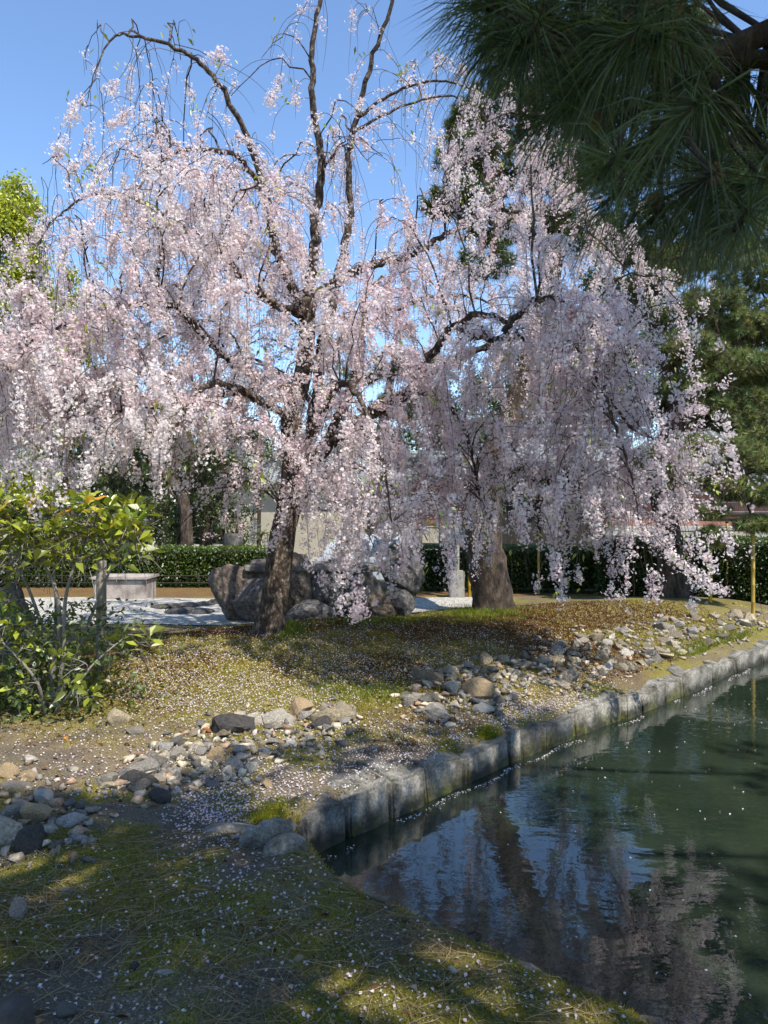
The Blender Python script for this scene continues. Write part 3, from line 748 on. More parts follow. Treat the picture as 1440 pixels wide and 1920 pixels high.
# ------------------------------------------------------------------ weeping cherry
TB = P(505, 1190, 7.6); TB[2] = float(G(np.array(TB[0]), np.array(TB[1]))) - 0.03
cherry = thing('cherry_tree', TB, 'large weeping cherry in pale pink blossom on the moss mound', 'cherry tree')
def limb_pts(c, m=8):
    return spline([P(px, py, Y) for px, py, Y, r in c], m), np.interp(np.linspace(0, len(c) - 1, (len(c) - 1) * m + 1), np.arange(len(c)), [r for *_, r in c])
LIMBS = {
 'trunk': [(503, 1195, 7.6, .20), (512, 1140, 7.6, .165), (520, 1080, 7.6, .15), (530, 1000, 7.62, .142), (545, 930, 7.66, .135), (552, 850, 7.7, .125), (546, 785, 7.7, .118), (568, 705, 7.75, .105), (575, 630, 7.8, .098), (578, 560, 7.8, .088)],
 'second_stem': [(540, 955, 7.66, .09), (562, 930, 7.85, .085), (575, 870, 8.0, .08), (590, 760, 8.2, .075), (602, 660, 8.3, .07), (640, 490, 8.4, .06), (656, 400, 8.4, .05), (655, 290, 8.4, .042), (690, 135, 8.3, .034), (735, 5, 8.2, .026), (752, -110, 8.2, .014)],
 'leader': [(578, 562, 7.8, .085), (588, 480, 7.85, .07), (592, 420, 7.9, .064), (601, 300, 7.9, .052), (582, 150, 7.8, .040), (598, 10, 7.8, .030), (612, -120, 7.8, .014)],
 'left_upper': [(576, 600, 7.8, .075), (548, 535, 7.65, .068), (522, 480, 7.6, .062), (510, 430, 7.5, .056), (500, 370, 7.4, .05), (458, 245, 7.2, .036), (405, 150, 7.0, .030), (340, 96, 6.9, .024), (240, 64, 6.8, .016), (205, 78, 6.75, .011), (180, 130, 6.7, .007), (160, 200, 6.7, .004)],
 'left_mid': [(570, 590, 7.75, .07), (520, 575, 7.5, .06), (480, 545, 7.3, .052), (440, 500, 7.2, .045), (395, 450, 7.0, .034), (330, 420, 6.9, .024), (262, 430, 6.8, .014)],
 'left_long': [(565, 735, 7.72, .07), (500, 716, 7.3, .058), (440, 680, 7.0, .05), (372, 620, 6.7, .04), (320, 572, 6.5, .034), (220, 578, 6.2, .028), (130, 606, 6.0, .018), (60, 640, 5.9, .010), (20, 700, 5.85, .006)],
 'left_low': [(560, 760, 7.7, .055), (500, 740, 7.2, .048), (420, 740, 6.8, .04), (330, 760, 6.5, .03), (230, 770, 6.3, .018), (140, 800, 6.2, .009)],
 'left_arch': [(500, 372, 7.4, .036), (452, 300, 7.2, .032), (400, 282, 7.1, .028), (335, 284, 7.0, .023), (292, 312, 6.9, .016), (255, 360, 6.8, .009)],
 'far_left': [(330, 415, 6.9, .022), (250, 372, 6.7, .018), (175, 365, 6.6, .015), (112, 402, 6.5, .011), (80, 440, 6.5, .007), (72, 490, 6.5, .003)],
 'right_upper': [(590, 560, 7.85, .075), (640, 522, 8.0, .066), (700, 495, 8.1, .06), (760, 482, 8.2, .05), (835, 440, 8.3, .04), (905, 392, 8.4, .03), (980, 330, 8.5, .018), (1010, 320, 8.5, .012)],
 'right_top': [(672, 220, 8.35, .026), (720, 185, 8.2, .022), (790, 155, 8.1, .018), (860, 158, 8.0, .013), (905, 190, 7.9, .008), (930, 250, 7.9, .004)],
 'right_top_low': [(660, 250, 8.4, .024), (740, 205, 8.5, .019), (840, 180, 8.6, .013), (900, 210, 8.6, .008), (935, 270, 8.6, .004)],
 'inner_right': [(560, 890, 7.75, .085), (620, 810, 7.8, .07), (668, 700, 7.9, .058), (680, 620, 8.0, .05), (684, 560, 8.1, .04), (720, 520, 8.2, .026)],
 'right_big': [(556, 900, 7.7, .1), (600, 850, 7.55, .09), (690, 780, 7.4, .078), (765, 735, 7.2, .066), (800, 680, 7.1, .056), (850, 612, 7.0, .046), (905, 590, 6.9, .038), (950, 605, 6.8, .026), (985, 640, 6.7, .014)],
 'right_mid': [(690, 782, 7.4, .06), (770, 740, 7.5, .052), (830, 686, 7.6, .044), (885, 655, 7.7, .036), (950, 660, 7.8, .024), (1000, 700, 7.8, .012)],
 'cascade': [(850, 612, 7.0, .045), (930, 640, 6.6, .04), (958, 602, 6.5, .038), (1005, 564, 6.4, .034), (1052, 564, 6.35, .031), (1085, 615, 6.3, .028), (1112, 685, 6.25, .024), (1150, 790, 6.2, .018), (1185, 900, 6.2, .011), (1200, 990, 6.2, .006)],
 'cascade_back': [(830, 690, 7.5, .04), (940, 640, 7.5, .034), (1030, 640, 7.4, .028), (1090, 720, 7.3, .022), (1140, 840, 7.2, .014), (1170, 960, 7.2, .007)],
 'right_outer': [(905, 392, 8.4, .03), (990, 400, 8.3, .024), (1080, 420, 8.2, .018), (1170, 500, 8.1, .012), (1230, 600, 8.1, .007)],
 'right_droop': [(770, 735, 7.3, .04), (825, 745, 7.1, .034), (868, 800, 7.0, .026), (890, 880, 6.9, .017), (905, 960, 6.9, .008)],
 'right_side': [(1112, 685, 6.3, .02), (1180, 800, 6.5, .017), (1250, 830, 6.7, .012), (1330, 870, 6.8, .006)],
 'front': [(552, 850, 7.65, .06), (590, 800, 7.0, .05), (640, 720, 6.5, .04), (680, 760, 6.1, .028), (720, 880, 5.9, .014), (735, 980, 5.85, .006)],
 'front_left': [(545, 785, 7.6, .055), (470, 740, 6.8, .044), (400, 720, 6.3, .034), (350, 760, 6.0, .022), (320, 830, 5.9, .010)],
 'back': [(575, 640, 7.85, .06), (560, 560, 8.6, .05), (520, 480, 9.2, .038), (440, 450, 9.7, .026), (360, 480, 10, .012)],
 'back_right': [(600, 660, 8.3, .055), (700, 600, 9.0, .045), (800, 560, 9.5, .034), (900, 560, 9.9, .02), (980, 620, 10, .01)],
}
LP = []; LR = []
for nm, c in LIMBS.items():
    p, r = limb_pts(c)
    r = r * (0.9 if nm == 'trunk' else 0.78)
    wig = 0.012 if nm != 'trunk' else 0.0
    p[1:] += RNG.normal(scale=wig, size=p[1:].shape) * np.minimum(1, r[1:, None] / 0.03)
    mb = MB().tube(p, r, 12 if r[0] > .09 else 8)
    ob = mb.build('trunk' if nm == 'trunk' else 'limb', M['cherry_bark'], cherry, True)
    if nm == 'trunk':
        n = len(ob.data.vertices); co = np.zeros(n * 3, np.float32); ob.data.vertices.foreach_get('co', co); co = co.reshape(-1, 3)
        ctr = np.repeat(p, 12, 0)[:n]; d = co - ctr; k = 1 + 0.16 * (fbm(co[:, 0] * 11 + co[:, 1] * 7, co[:, 2] * 2.5 + co[:, 1] * 4, 5) - 0.5) * 2
        ob.data.vertices.foreach_set('co', (ctr + d * k[:, None]).ravel())
    LP.append(p[::2]); LR.append(r[::2])
LPA = np.concatenate(LP); LRA = np.concatenate(LR)
thin = LRA < 0.075

# how thickly the blossom sits over the crown, 120 px cells of the photograph
DEN = np.array([
 [0, 0, 0, .02, .06, .20, .26, .24, 0, 0, 0, 0],
 [0, .10, .12, .2, .10, .18, .14, .24, .15, 0, 0, 0],
 [0, .2, .38, .4, .32, .26, .18, .4, .45, .3, 0, 0],
 [.03, .55, .9, .8, .6, .5, .4, .45, .5, .45, .05, 0],
 [.28, .42, .85, .85, .65, .65, .75, .6, .6, .6, .25, 0],
 [.85, .8, .85, .8, .55, .55, .75, .65, .62, .65, .4, .02],
 [.85, .9, .85, .75, .62, .58, .5, .5, .6, .65, .42, .05],
 [.55, .35, .5, .55, .55, .65, .5, .5, .55, .62, .55, .2],
 [0, 0, .08, .15, .1, .7, .42, .35, .45, .62, .5, .04],
 [0, 0, 0, 0, .0, .3, .04, .15, .45, .6, .35, .05],
 [0, 0, 0, 0, .03, .06, 0, 0, .06, .18, .0, 0]])
def den(px, py):
    gx = np.clip(px / 120 - 0.5, 0, 10.999); gy = np.clip(py / 120 - 0.5, 0, 9.999)
    ix, iy = gx.astype(int), gy.astype(int); fx, fy = gx - ix, gy - iy
    v = (DEN[iy, ix] * (1 - fx) + DEN[iy, ix + 1] * fx) * (1 - fy) + (DEN[iy + 1, ix] * (1 - fx) + DEN[iy + 1, ix + 1] * fx) * fy
    v = np.where((px < -120) | (py > 1330), 0, v)
    return v

# twig bundles: a branchlet leaves the closest limb, arches over and sheds hanging twigs
def make_bundles(nb):
    out = []
    while len(out) < nb:
        px, py = RNG.uniform(-60, 1380), RNG.uniform(30, 1060)
        dn = float(den(np.array(px), np.array(py + 70)))
        if RNG.random() > dn * 1.05: continue
        t = (px - 560) / 700.0
        Yc = 7.7 - 1.5 * max(0, -t) - (1.2 * min(1, max(0, t - .35) / .35) if py > 560 else -0.3)
        half = 1.9 * math.sqrt(max(0.15, 1 - min(1, abs(t)) ** 2)) * (0.55 if py < 250 else 1) * (0.6 if px > 940 and py > 560 else 1)
        Y = Yc + RNG.uniform(-1, 1) * half
        out.append(P(px, py, max(6.3 if px > 900 else 5.4, Y)))
    return np.array(out)
NB = 450
BN = make_bundles(NB)
dist = np.linalg.norm(BN[:, None, :] - LPA[None], axis=2) + np.where(LRA > 0.075, 1.5, 0)[None] + 0.8 * np.maximum(0, LPA[None, :, 2] - BN[:, None, 2] - 0.2)
near = dist.argmin(1)
A0 = LPA[near]; vec = BN - A0; L0 = np.linalg.norm(vec, axis=1)
S = 9
tt = np.linspace(0, 1, S)
BT = A0[:, None] + vec[:, None] * tt[None, :, None]
BT[..., 2] += (np.sin(tt * np.pi) ** 1)[None] * (0.12 + 0.22 * L0)[:, None]
BT[:, 1:-1] += RNG.normal(scale=0.02, size=(NB, S - 2, 3))
BR = np.minimum(0.004 + 0.006 * L0, LRA[near] * 0.7)[:, None] * np.linspace(1, 0.42, S)[None]
V1, F1 = batch_tubes(BT, BR, 5)

# hanging twigs
TPB = 3
st = []; d0 = []
for i in range(NB):
    for k in range(TPB):
        f = RNG.uniform(0.45, 1.0); j = f * (S - 1); a = int(min(j, S - 2))
        st.append(BT[i, a] + (BT[i, a + 1] - BT[i, a]) * (j - a))
        out = unit(np.array([vec[i, 0], vec[i, 1], 0]) + RNG.normal(scale=0.5, size=3)); d0.append(out * [1, 1, .3] + [0, 0, RNG.uniform(0.0, 0.7)])
# twigs straight off the thin limbs, sparsely flowered near the top
ok = np.where(LRA < 0.035)[0]
for _ in range(420):
    j = RNG.choice(ok); st.append(LPA[j]); a = RNG.uniform(0, 6.28)
    d0.append(np.array([math.cos(a), math.sin(a), RNG.uniform(0.1, 1.0)]))
st = np.array(st); d0 = unit(np.array(d0)); NT = len(st)
ST = 16
LEN = 0.28 + 1.3 * RNG.random(NT) ** 1.3
pxs, pys = proj(st)
LEN = np.where((pxs > 880) & (pys > 500), LEN * 1.25, LEN)
LEN = np.minimum(LEN, np.maximum(0.3, st[:, 2] - 0.35 - 1.0 * RNG.random(NT) ** 1.5))
stepl = LEN / (ST - 1)
TT = np.zeros((NT, ST, 3)); TT[:, 0] = st; d = d0.copy()
grav = RNG.uniform(0.14, 0.5, NT)
for k in range(1, ST):
    d = unit(d + np.array([0, 0, -1.0]) * (grav * (1 if k < 9 else 1.3))[:, None] + RNG.normal(scale=0.12, size=(NT, 3)) + np.array([0.015, 0, 0]))
    TT[:, k] = TT[:, k - 1] + d * stepl[:, None]
# a few twigs with the full lumps of flower seen against the sky, the trunk and the boulders
FORCED = [([(188, 112, 6.72), (170, 165, 6.7), (140, 205, 6.68), (118, 270, 6.66), (106, 300, 6.66)], .40, 1.0), ([(240, 66, 6.8), (262, 120, 6.78), (255, 190, 6.76), (228, 222, 6.76), (205, 232, 6.76)], .62, 1.0),
 ([(250, 66, 6.8), (245, 110, 6.78), (222, 150, 6.76), (205, 170, 6.76)], .72, 1.0), ([(530, 110, 7.7), (526, 140, 7.7), (518, 165, 7.7), (508, 190, 7.7)], .4, 1.0), ([(400, 148, 7.0), (418, 110, 7.0), (410, 98, 7.0), (400, 115, 7.0)], .3, 1.0),
 ([(1112, 690, 6.3), (1200, 800, 6.4), (1260, 850, 6.5), (1345, 888, 6.6)], .35, 1.0), ([(1180, 520, 8.0), (1250, 540, 7.9), (1285, 620, 7.8), (1305, 740, 7.8)], .3, 1.0), ([(1200, 980, 6.2), (1260, 1040, 6.2), (1310, 1080, 6.2), (1355, 1110, 6.2)], .3, 1.0),
 ([(690, 770, 6.1), (650, 800, 6.0), (640, 900, 5.95), (645, 1010, 5.9), (640, 1140, 5.9)], .2, 1.0), ([(700, 800, 6.0), (612, 830, 6.1), (590, 930, 6.1), (600, 1040, 6.1)], .25, 1.0), ([(715, 870, 5.9), (690, 900, 6.0), (675, 980, 6.0), (672, 1120, 6.0), (668, 1160, 6.0)], .2, 1.0),
 ([(722, 880, 5.9), (735, 900, 6.0), (722, 1000, 6.0), (715, 1070, 6.0)], .2, 1.0), ([(640, 730, 6.4), (600, 800, 6.5), (560, 880, 6.6), (520, 1000, 6.7), (492, 1050, 6.7)], .1, .9), ([(700, 780, 6.2), (740, 830, 6.4), (760, 920, 6.5), (765, 1040, 6.5)], .15, 1.0),
 ([(590, 800, 6.9), (560, 830, 6.8), (570, 900, 6.8), (580, 1060, 6.8)], .2, 1.0), ([(650, 760, 6.3), (630, 860, 6.3), (610, 990, 6.3), (600, 1240, 6.2)], .3, 1.0), ([(660, 750, 6.2), (655, 850, 6.4), (660, 960, 6.4), (655, 1090, 6.4)], .25, 1.0),
 ([(780, 730, 7.2), (800, 800, 7.0), (795, 900, 6.9), (790, 985, 6.9)], .2, 1.0), ([(820, 740, 7.1), (842, 800, 7.0), (840, 900, 6.9), (832, 960, 6.9)], .2, 1.0), ([(60, 640, 5.9), (30, 560, 5.9), (60, 540, 5.8), (95, 590, 5.8)], .1, 1.0)]
_px, _py = proj(TT); keep_ = ~((_px < 85) & (_py < 430)).any(1) & ~((_py < 40) & (_px < 330)).any(1)
TT, LEN = TT[keep_], LEN[keep_]; NT = len(TT)
FT_ = np.array([spline([P(*p) for p in f[0]], 8)[np.linspace(0, 8 * (len(f[0]) - 1), ST).astype(int)] for f in FORCED])
NT0 = NT; NT = NT + len(FORCED); TT = np.concatenate([TT, FT_]); LEN = np.concatenate([LEN, np.linalg.norm(np.diff(FT_, axis=1), axis=2).sum(1)])
TR = (0.0042 * np.linspace(1, 0.32, ST))[None] * RNG.uniform(0.7, 1.2, (NT, 1))
V2, F2 = batch_tubes(TT, TR, 3)
mk('branchlets', mesh_np('branchlets', V1, F1, smooth=True), M['cherry_bark'], cherry)['kind'] = 'stuff'
mk('twigs', mesh_np('twigs', V2, F2, smooth=True), M['twig'], cherry)['kind'] = 'stuff'

# flowers: five cupped petals each, in tight clusters along the twigs
def flower_template(R):
    v = [(0, 0, 0)]; f = []
    for i in range(5):
        a = i * 2 * math.pi / 5
        for (da, r, z) in ((-0.5, 0.95, 0.30 + 0.1 * (i % 2)), (0.5, 0.95, 0.42 - 0.1 * (i % 2))):
            v.append((r * R * math.cos(a + da), r * R * math.sin(a + da), z * R))
        o = 1 + i * 2; f.append((0, o, o + 1))
    return np.array(v), np.array(f)
FT, FF = flower_template(1.0)

def place_flowers(C, Nrm, R):
    n = len(C)
    w_ = unit(Nrm); u = unit(np.cross(w_, rand_dirs(n))); v = np.cross(w_, u)
    V = C[:, None] + R[:, None, None] * (FT[None, :, 0:1] * u[:, None] + FT[None, :, 1:2] * v[:, None] + FT[None, :, 2:3] * w_[:, None])
    V = V + RNG.normal(scale=0.0016, size=V.shape)
    F = FF[None] + (np.arange(n) * len(FT))[:, None, None]
    return V.reshape(-1, 3), F.reshape(-1, 3)

s_along = np.linspace(0.05, 1.0, 34)
jj = s_along * (ST - 1); ai = np.minimum(jj.astype(int), ST - 2)
CP = TT[:, ai] + (TT[:, ai + 1] - TT[:, ai]) * (jj - ai)[None, :, None]
cx, cy = proj(CP)
jit = RNG.normal(scale=1.0, size=(NT, 1, 2)) * [45, 60]; jit[NT0:] = 0
dd = den(cx + jit[..., 0], cy + jit[..., 1])
tw = RNG.random((NT, 1)) ** 0.7                       # some twigs flower thickly, some hardly
gap = fbm(np.arange(NT)[:, None] * 3.7 + np.zeros((1, 34)), s_along[None] * LEN[:, None] * 3.0 + np.zeros((NT, 1)), 77, 2)
per = LEN[:, None] * 0.95 / 34 / 0.026                   # clusters every ~3 cm
prob = np.where(gap > 0.755 - 0.38 * dd * (0.65 + 0.5 * tw), 1.0, 0.03) * np.minimum(1, 0.25 + dd * 1.6) * (dd > 0.015) * np.minimum(1, per)
for i_, f in enumerate(FORCED): prob[NT0 + i_] = np.where((s_along > f[1]) & (s_along <= f[2]) & (gap[NT0 + i_] > .3), np.minimum(1.0, 0.8 * per[NT0 + i_]), 0.0)
sel = RNG.random((NT, 34)) < prob
CC = CP[sel]
fx_ = np.concatenate([CP[NT0:][sel[NT0:]]] * 2); CC = np.concatenate([CC, fx_[::2] + RNG.normal(scale=0.03, size=fx_[::2].shape)])
# bundles also carry flowers on the branchlets
bj = np.linspace(1.5, S - 1.01, 22); ba = bj.astype(int)
CB = (BT[:, ba] + (BT[:, ba + 1] - BT[:, ba]) * (bj - ba)[None, :, None]); bx, by = proj(CB)
CC = np.concatenate([CC, CB[RNG.random(bx.shape) < den(bx, by) * 0.75]])
CC = CC[CC[:, 2] > 0.25]
NF = 12
C = np.repeat(CC, NF, 0)
off = rand_dirs(len(C)); off[:, 2] -= 0.25
rad = (RNG.uniform(0.012, 0.082, len(C)) * np.repeat(RNG.uniform(0.6, 1.15, len(CC)), NF))[:, None]
C = C + off * rad
if len(C) > 290000:
    k_ = RNG.choice(len(C), 290000, replace=False)
else:
    k_ = np.arange(len(C))
R = RNG.uniform(0.0105, 0.0155, len(C))
cl = np.repeat(RNG.random(len(CC)), NF)
C, off, R, cl = C[k_], off[k_], R[k_], cl[k_]
reg = fbm(C[:, 0] * 1.2 + 5, C[:, 2] * 1.2 + C[:, 1], 17, 3)
pink = np.clip(0.06 + 0.45 * cl ** 4 + 0.7 * (reg - 0.5) + RNG.normal(scale=0.12, size=len(C)), 0, 1)
fc = np.array([0.87, 0.80, 0.785])[None] * (1 - pink[:, None]) + np.array([0.78, 0.50, 0.55])[None] * pink[:, None]
fc *= RNG.uniform(0.86, 1.04, (len(C), 1))
V, F = place_flowers(C, off + 0.35 * rand_dirs(len(C)), R)
print('flowers', len(C), 'clusters', len(CC), 'twigs', NT)
mk('blossom', mesh_np('blossom', V, F, np.repeat(np.clip(fc, 0, 1), len(FT), 0)), M['petal'], cherry)['kind'] = 'stuff'

# young yellow-green leaves at the tips of some twigs
def leaf_cards(C, D, Lr, Wr, col, droop=0.25):
    """folded two-panel leaves: base, two sides, tip on a mid-rib"""
    n = len(C); D = unit(D); u = unit(np.cross(D, rand_dirs(n))); w_ = np.cross(D, u)
    L = Lr[:, None]; W = Wr[:, None]
    b = C; t = C + D * L + np.array([0, 0, -1.0]) * L * droop
    m = C + D * L * 0.5; l = m + u * W + w_ * W * 0.35; r = m - u * W + w_ * W * 0.35
    V = np.stack([b, l, t, r], 1).reshape(-1, 3)
    i = np.arange(n) * 4
    F = np.concatenate([np.stack([i, i + 1, i + 2], -1), np.stack([i, i + 2, i + 3], -1)])
    return V, F, np.repeat(col, 4, 0)
lt = RNG.choice(NT, 300, replace=False); lp = []
for t_ in lt:
    k = RNG.integers(4, ST - 1); base = TT[t_, k]
    for _ in range(RNG.integers(4, 9)): lp.append(base + RNG.normal(scale=0.06, size=3))
lp = np.array(lp); n = len(lp)
lc = np.array([0.22, 0.30, 0.03])[None] * RNG.uniform(0.6, 1.3, (n, 1)) * np.array([1, 1, 1]) + RNG.uniform(0, 0.1, (n, 1)) * np.array([1, .4, 0])
V, F, c = leaf_cards(lp, rand_dirs(n) + [0, 0, -0.8], RNG.uniform(0.04, 0.075, n), RNG.uniform(0.009, 0.016, n), lc)
mk('young_leaves', mesh_np('young_leaves', V, F, c), M['leaf_attr'], cherry)['kind'] = 'stuff'

# ------------------------------------------------------------------ pines
def needle_tufts(C, D, n_per, L, W, col, spread=1.0, quad=False, droop=0.06):
    """each tuft: n needles fanning from a short shoot at C along D"""
    n = len(C); D = unit(np.asarray(D, float)); tot = n * n_per
    Cb = np.repeat(C, n_per, 0); Db = np.repeat(D, n_per, 0)
    a = RNG.uniform(-0.35, 1.0, tot)[:, None]
    Lr = np.repeat(np.broadcast_to(L, n), n_per)[:, None] * RNG.uniform(0.75, 1.1, (tot, 1))
    nd = unit(Db * (0.25 + 0.75 * a) + rand_dirs(tot) * spread)
    b = Cb + Db * (a * 0.35 - 0.1) * Lr * 0.6
    t = b + nd * Lr + np.array([0, 0, -1.0]) * droop * Lr * RNG.uniform(0.3, 1.7, (tot, 1))
    side = unit(np.cross(nd, rand_dirs(tot))) * W
    cc = np.repeat(col, n_per, 0) * RNG.uniform(0.75, 1.25, (tot, 1))
    if quad:
        m = (b + t) / 2 + np.array([0, 0, 0.5]) * droop * Lr
        V = np.stack([b - side, b + side, m - side, m + side, t], 1).reshape(-1, 3); i = np.arange(tot) * 5
        F = np.concatenate([np.stack([i, i + 1, i + 3], -1), np.stack([i, i + 3, i + 2], -1), np.stack([i + 2, i + 3, i + 4], -1)])
        return V, F, np.repeat(cc, 5, 0)
    V = np.stack([b - side, b + side, t], 1).reshape(-1, 3); i = np.arange(tot) * 3
    return V, np.stack([i, i + 1, i + 2], -1), np.repeat(cc, 3, 0)

def pine(name, label, trunk, pads, limbs=(), n_per=52, L=0.12, W=0.0046, col=(0.055, 0.085, 0.022), radj=1.0, group=None, pixel=True, holes=(), shoots=True, dens=2.2):
    tp = [P(a, b, Y) if pixel else np.array((a, b, Y)) for a, b, Y, r in trunk]
    base = tp[0].copy()
    root = thing(name, base, label, 'pine tree', group)
    c = [(p, r) for p, (*_, r) in zip(tp, trunk)]
    pts = spline([p for p, r in c], 5); rr = np.interp(np.linspace(0, len(c) - 1, len(pts)), np.arange(len(c)), [r for p, r in c])
    mb = MB().tube(pts, rr, 14); tr = mb.build('trunk', M['pine_bark'], root, True)
    n = len(tr.data.vertices); co = np.zeros(n * 3, np.float32); tr.data.vertices.foreach_get('co', co); co = co.reshape(-1, 3)
    ctr = np.repeat(pts, 14, 0)[:n]; k = 1 + 0.22 * (fbm(co[:, 0] * 16 + co[:, 1] * 9, co[:, 2] * 5, 5) - 0.5) * 2
    tr.data.vertices.foreach_set('co', (ctr + (co - ctr) * k[:, None]).ravel())
    anchors = [pts]
    for lm in limbs:
        lp = spline([P(a, b, Y) if pixel else np.array((a, b, Y)) for a, b, Y, r in lm], 5)
        lr = np.interp(np.linspace(0, len(lm) - 1, len(lp)), np.arange(len(lm)), [r for *_, r in lm])
        lp[1:-1] += RNG.normal(scale=0.02, size=lp[1:-1].shape)
        MB().tube(lp, lr, 8).build('limb', M['pine_bark'], root, True); anchors.append(lp)
    anchors = np.concatenate(anchors)
    TC = []; TD = []; tw = MB()
    for pd in pads:
        a, b_, Y, rx, rz, nt = pd[:6]
        c = P(a, b_, Y) if pixel else np.array((a, b_, Y))
        dist = np.linalg.norm(anchors - c, axis=1) + 0.6 * np.maximum(0, anchors[:, 2] - c[2])
        an = anchors[dist.argmin()]
        mid = (an + c) / 2 + [0, 0, -0.1 * np.linalg.norm(c - an)] + RNG.normal(scale=0.05, size=3)
        bp = spline([an, mid, c], 5); tw.tube(bp, np.linspace(0.012 + 0.018 * min(1.5, np.linalg.norm(c - an)), 0.008, len(bp)), 6, False)
        nt = int(nt * dens); q = rand_dirs(nt) * RNG.uniform(0.25, 1, (nt, 1)) ** 0.5 * np.array([rx, rx, rz]); q[:, 2] = q[:, 2] * 0.8 + 0.12 * rz
        dirs = unit(q * [1, 1, 1.4] + [0, 0, 0.45 * rx]) + 0.35 * rand_dirs(nt)
        TC.append(c + q); TD.append(dirs)
        if shoots:
            for s_ in range(nt):
                e = c + q[s_]
                if s_ % 3 == 0: tw.tube([c + 0.15 * q[s_], c + 0.6 * q[s_] + [0, 0, -0.03], e], [0.008, 0.006, 0.004], 4, False)
    tw.build('branches', M['pine_bark'], root, True)['kind'] = 'stuff'
    TC = np.concatenate(TC); TD = np.concatenate(TD)
    if holes:                                            # tufts left out to shape the sun patches on the ground
        sv = np.array(SUN); land = TC - sv * (TC[:, 2:3] / sv[2]); ok_ = np.ones(len(TC), bool)
        for hx, hy, rx_, ry_ in holes: ok_ &= ((land[:, 0] - hx) / rx_) ** 2 + ((land[:, 1] - hy) / ry_) ** 2 > 1
        TC, TD = TC[ok_], TD[ok_]
    n = len(TC)
    cc = np.array(col)[None] * RNG.uniform(0.7, 1.35, (n, 1)) * (1 + RNG.uniform(-0.15, 0.2, (n, 3)) * [1, 0.5, 1])
    V, F, cv = needle_tufts(TC, TD, n_per, L, W, cc)
    mk('needles', mesh_np('needles', V, F, cv), M['needle'], root)['kind'] = 'stuff'
    return root, TC, TD

# pine behind the cherry's right side
pads = [(x, y, Y, rx, rz, n) for x, y, Y, rx, rz, n in (
 (885, 300, 10.6, .62, .34, 46), (868, 375, 10.4, .5, .3, 34), (940, 215, 10.8, .7, .4, 52), (1000, 130, 11, .8, .45, 60), (1100, 70, 11.2, .9, .5, 66), (1210, 40, 11.4, .9, .5, 66), (1290, 70, 11.4, .5, .4, 34),
 (1050, 210, 11, .8, .42, 56), (1160, 190, 11.2, .9, .45, 60), (960, 320, 10.8, .7, .38, 48), (1060, 330, 11, .8, .4, 50), (1150, 320, 11.2, .8, .42, 50), (930, 430, 10.6, .55, .3, 34), (1010, 430, 11, .6, .3, 36),
 (905, 500, 10.6, .5, .28, 26), (1090, 450, 11.3, .7, .36, 40), (830, 390, 10.5, .32, .24, 18), (1190, 430, 11.6, .8, .36, 44), (880, 235, 10.9, .4, .3, 24), (960, 60, 11.2, .6, .4, 40))]
pine('pine_tree', 'pine with ridged trunk standing close behind the cherry\'s right half',
     [(925, 1150, 10.5, .33), (918, 1100, 10.5, .28), (908, 1010, 10.5, .255), (915, 920, 10.6, .235), (940, 830, 10.7, .22), (985, 720, 10.8, .2), (1015, 620, 10.9, .18), (1038, 480, 11, .155), (1058, 380, 11.1, .13), (1075, 250, 11.2, .1), (1100, 100, 11.2, .06), (1110, 0, 11.2, .03)],
     pads, [[(1038, 480, 11, .07), (980, 430, 10.9, .06), (920, 420, 10.7, .045), (870, 390, 10.5, .025)], [(1058, 380, 11.1, .07), (1000, 300, 11, .05), (930, 250, 10.9, .035), (885, 290, 10.7, .02)], [(1070, 300, 11.1, .07), (1150, 330, 11.2, .05), (1230, 430, 11.5, .035)]],
     group='pines around the gravel court', col=(0.075, 0.105, 0.022), dens=4.2)
# pine at the right edge
pads = [(x, y, Y, rx, rz, n) for x, y, Y, rx, rz, n in (
 (1210, 540, 12.2, .6, .3, 40), (1270, 500, 12.2, .6, .34, 42), (1340, 470, 12.4, .7, .36, 48), (1420, 520, 12.2, .7, .36, 48), (1260, 590, 12.0, .55, .32, 42), (1330, 580, 12.2, .7, .34, 50), (1410, 620, 12.0, .7, .36, 52),
 (1290, 660, 11.8, .6, .32, 46), (1370, 700, 11.8, .7, .34, 52), (1440, 700, 11.8, .6, .34, 44), (1230, 660, 12, .45, .28, 32), (1290, 730, 11.8, .5, .26, 36), (1420, 760, 11.6, .5, .26, 34), (1500, 600, 12, .8, .4, 44), (1480, 440, 12.4, .8, .4, 44),
 (1300, 840, 11.4, .42, .2, 28), (1370, 850, 11.0, .42, .2, 30), (1425, 870, 10.8, .42, .22, 30), (1270, 890, 11.4, .4, .2, 24), (1390, 920, 10.8, .42, .2, 30), (1440, 930, 10.6, .38, .2, 26), (1340, 960, 10.8, .2, .12, 9), (1335, 1010, 10.8, .22, .16, 12), (1420, 985, 10.6, .3, .14, 16), (1210, 860, 11.8, .35, .2, 20),
 (1180, 480, 12.4, .5, .3, 30), (1160, 590, 12.6, .5, .28, 26), (1380, 390, 12.6, .7, .35, 40), (1470, 330, 12.6, .8, .4, 44), (1320, 770, 11.8, .5, .25, 30), (1390, 790, 11.6, .5, .25, 30), (1330, 900, 11.2, .4, .2, 26), (1430, 830, 11.2, .5, .25, 30), (1240, 760, 12.2, .4, .25, 22))]
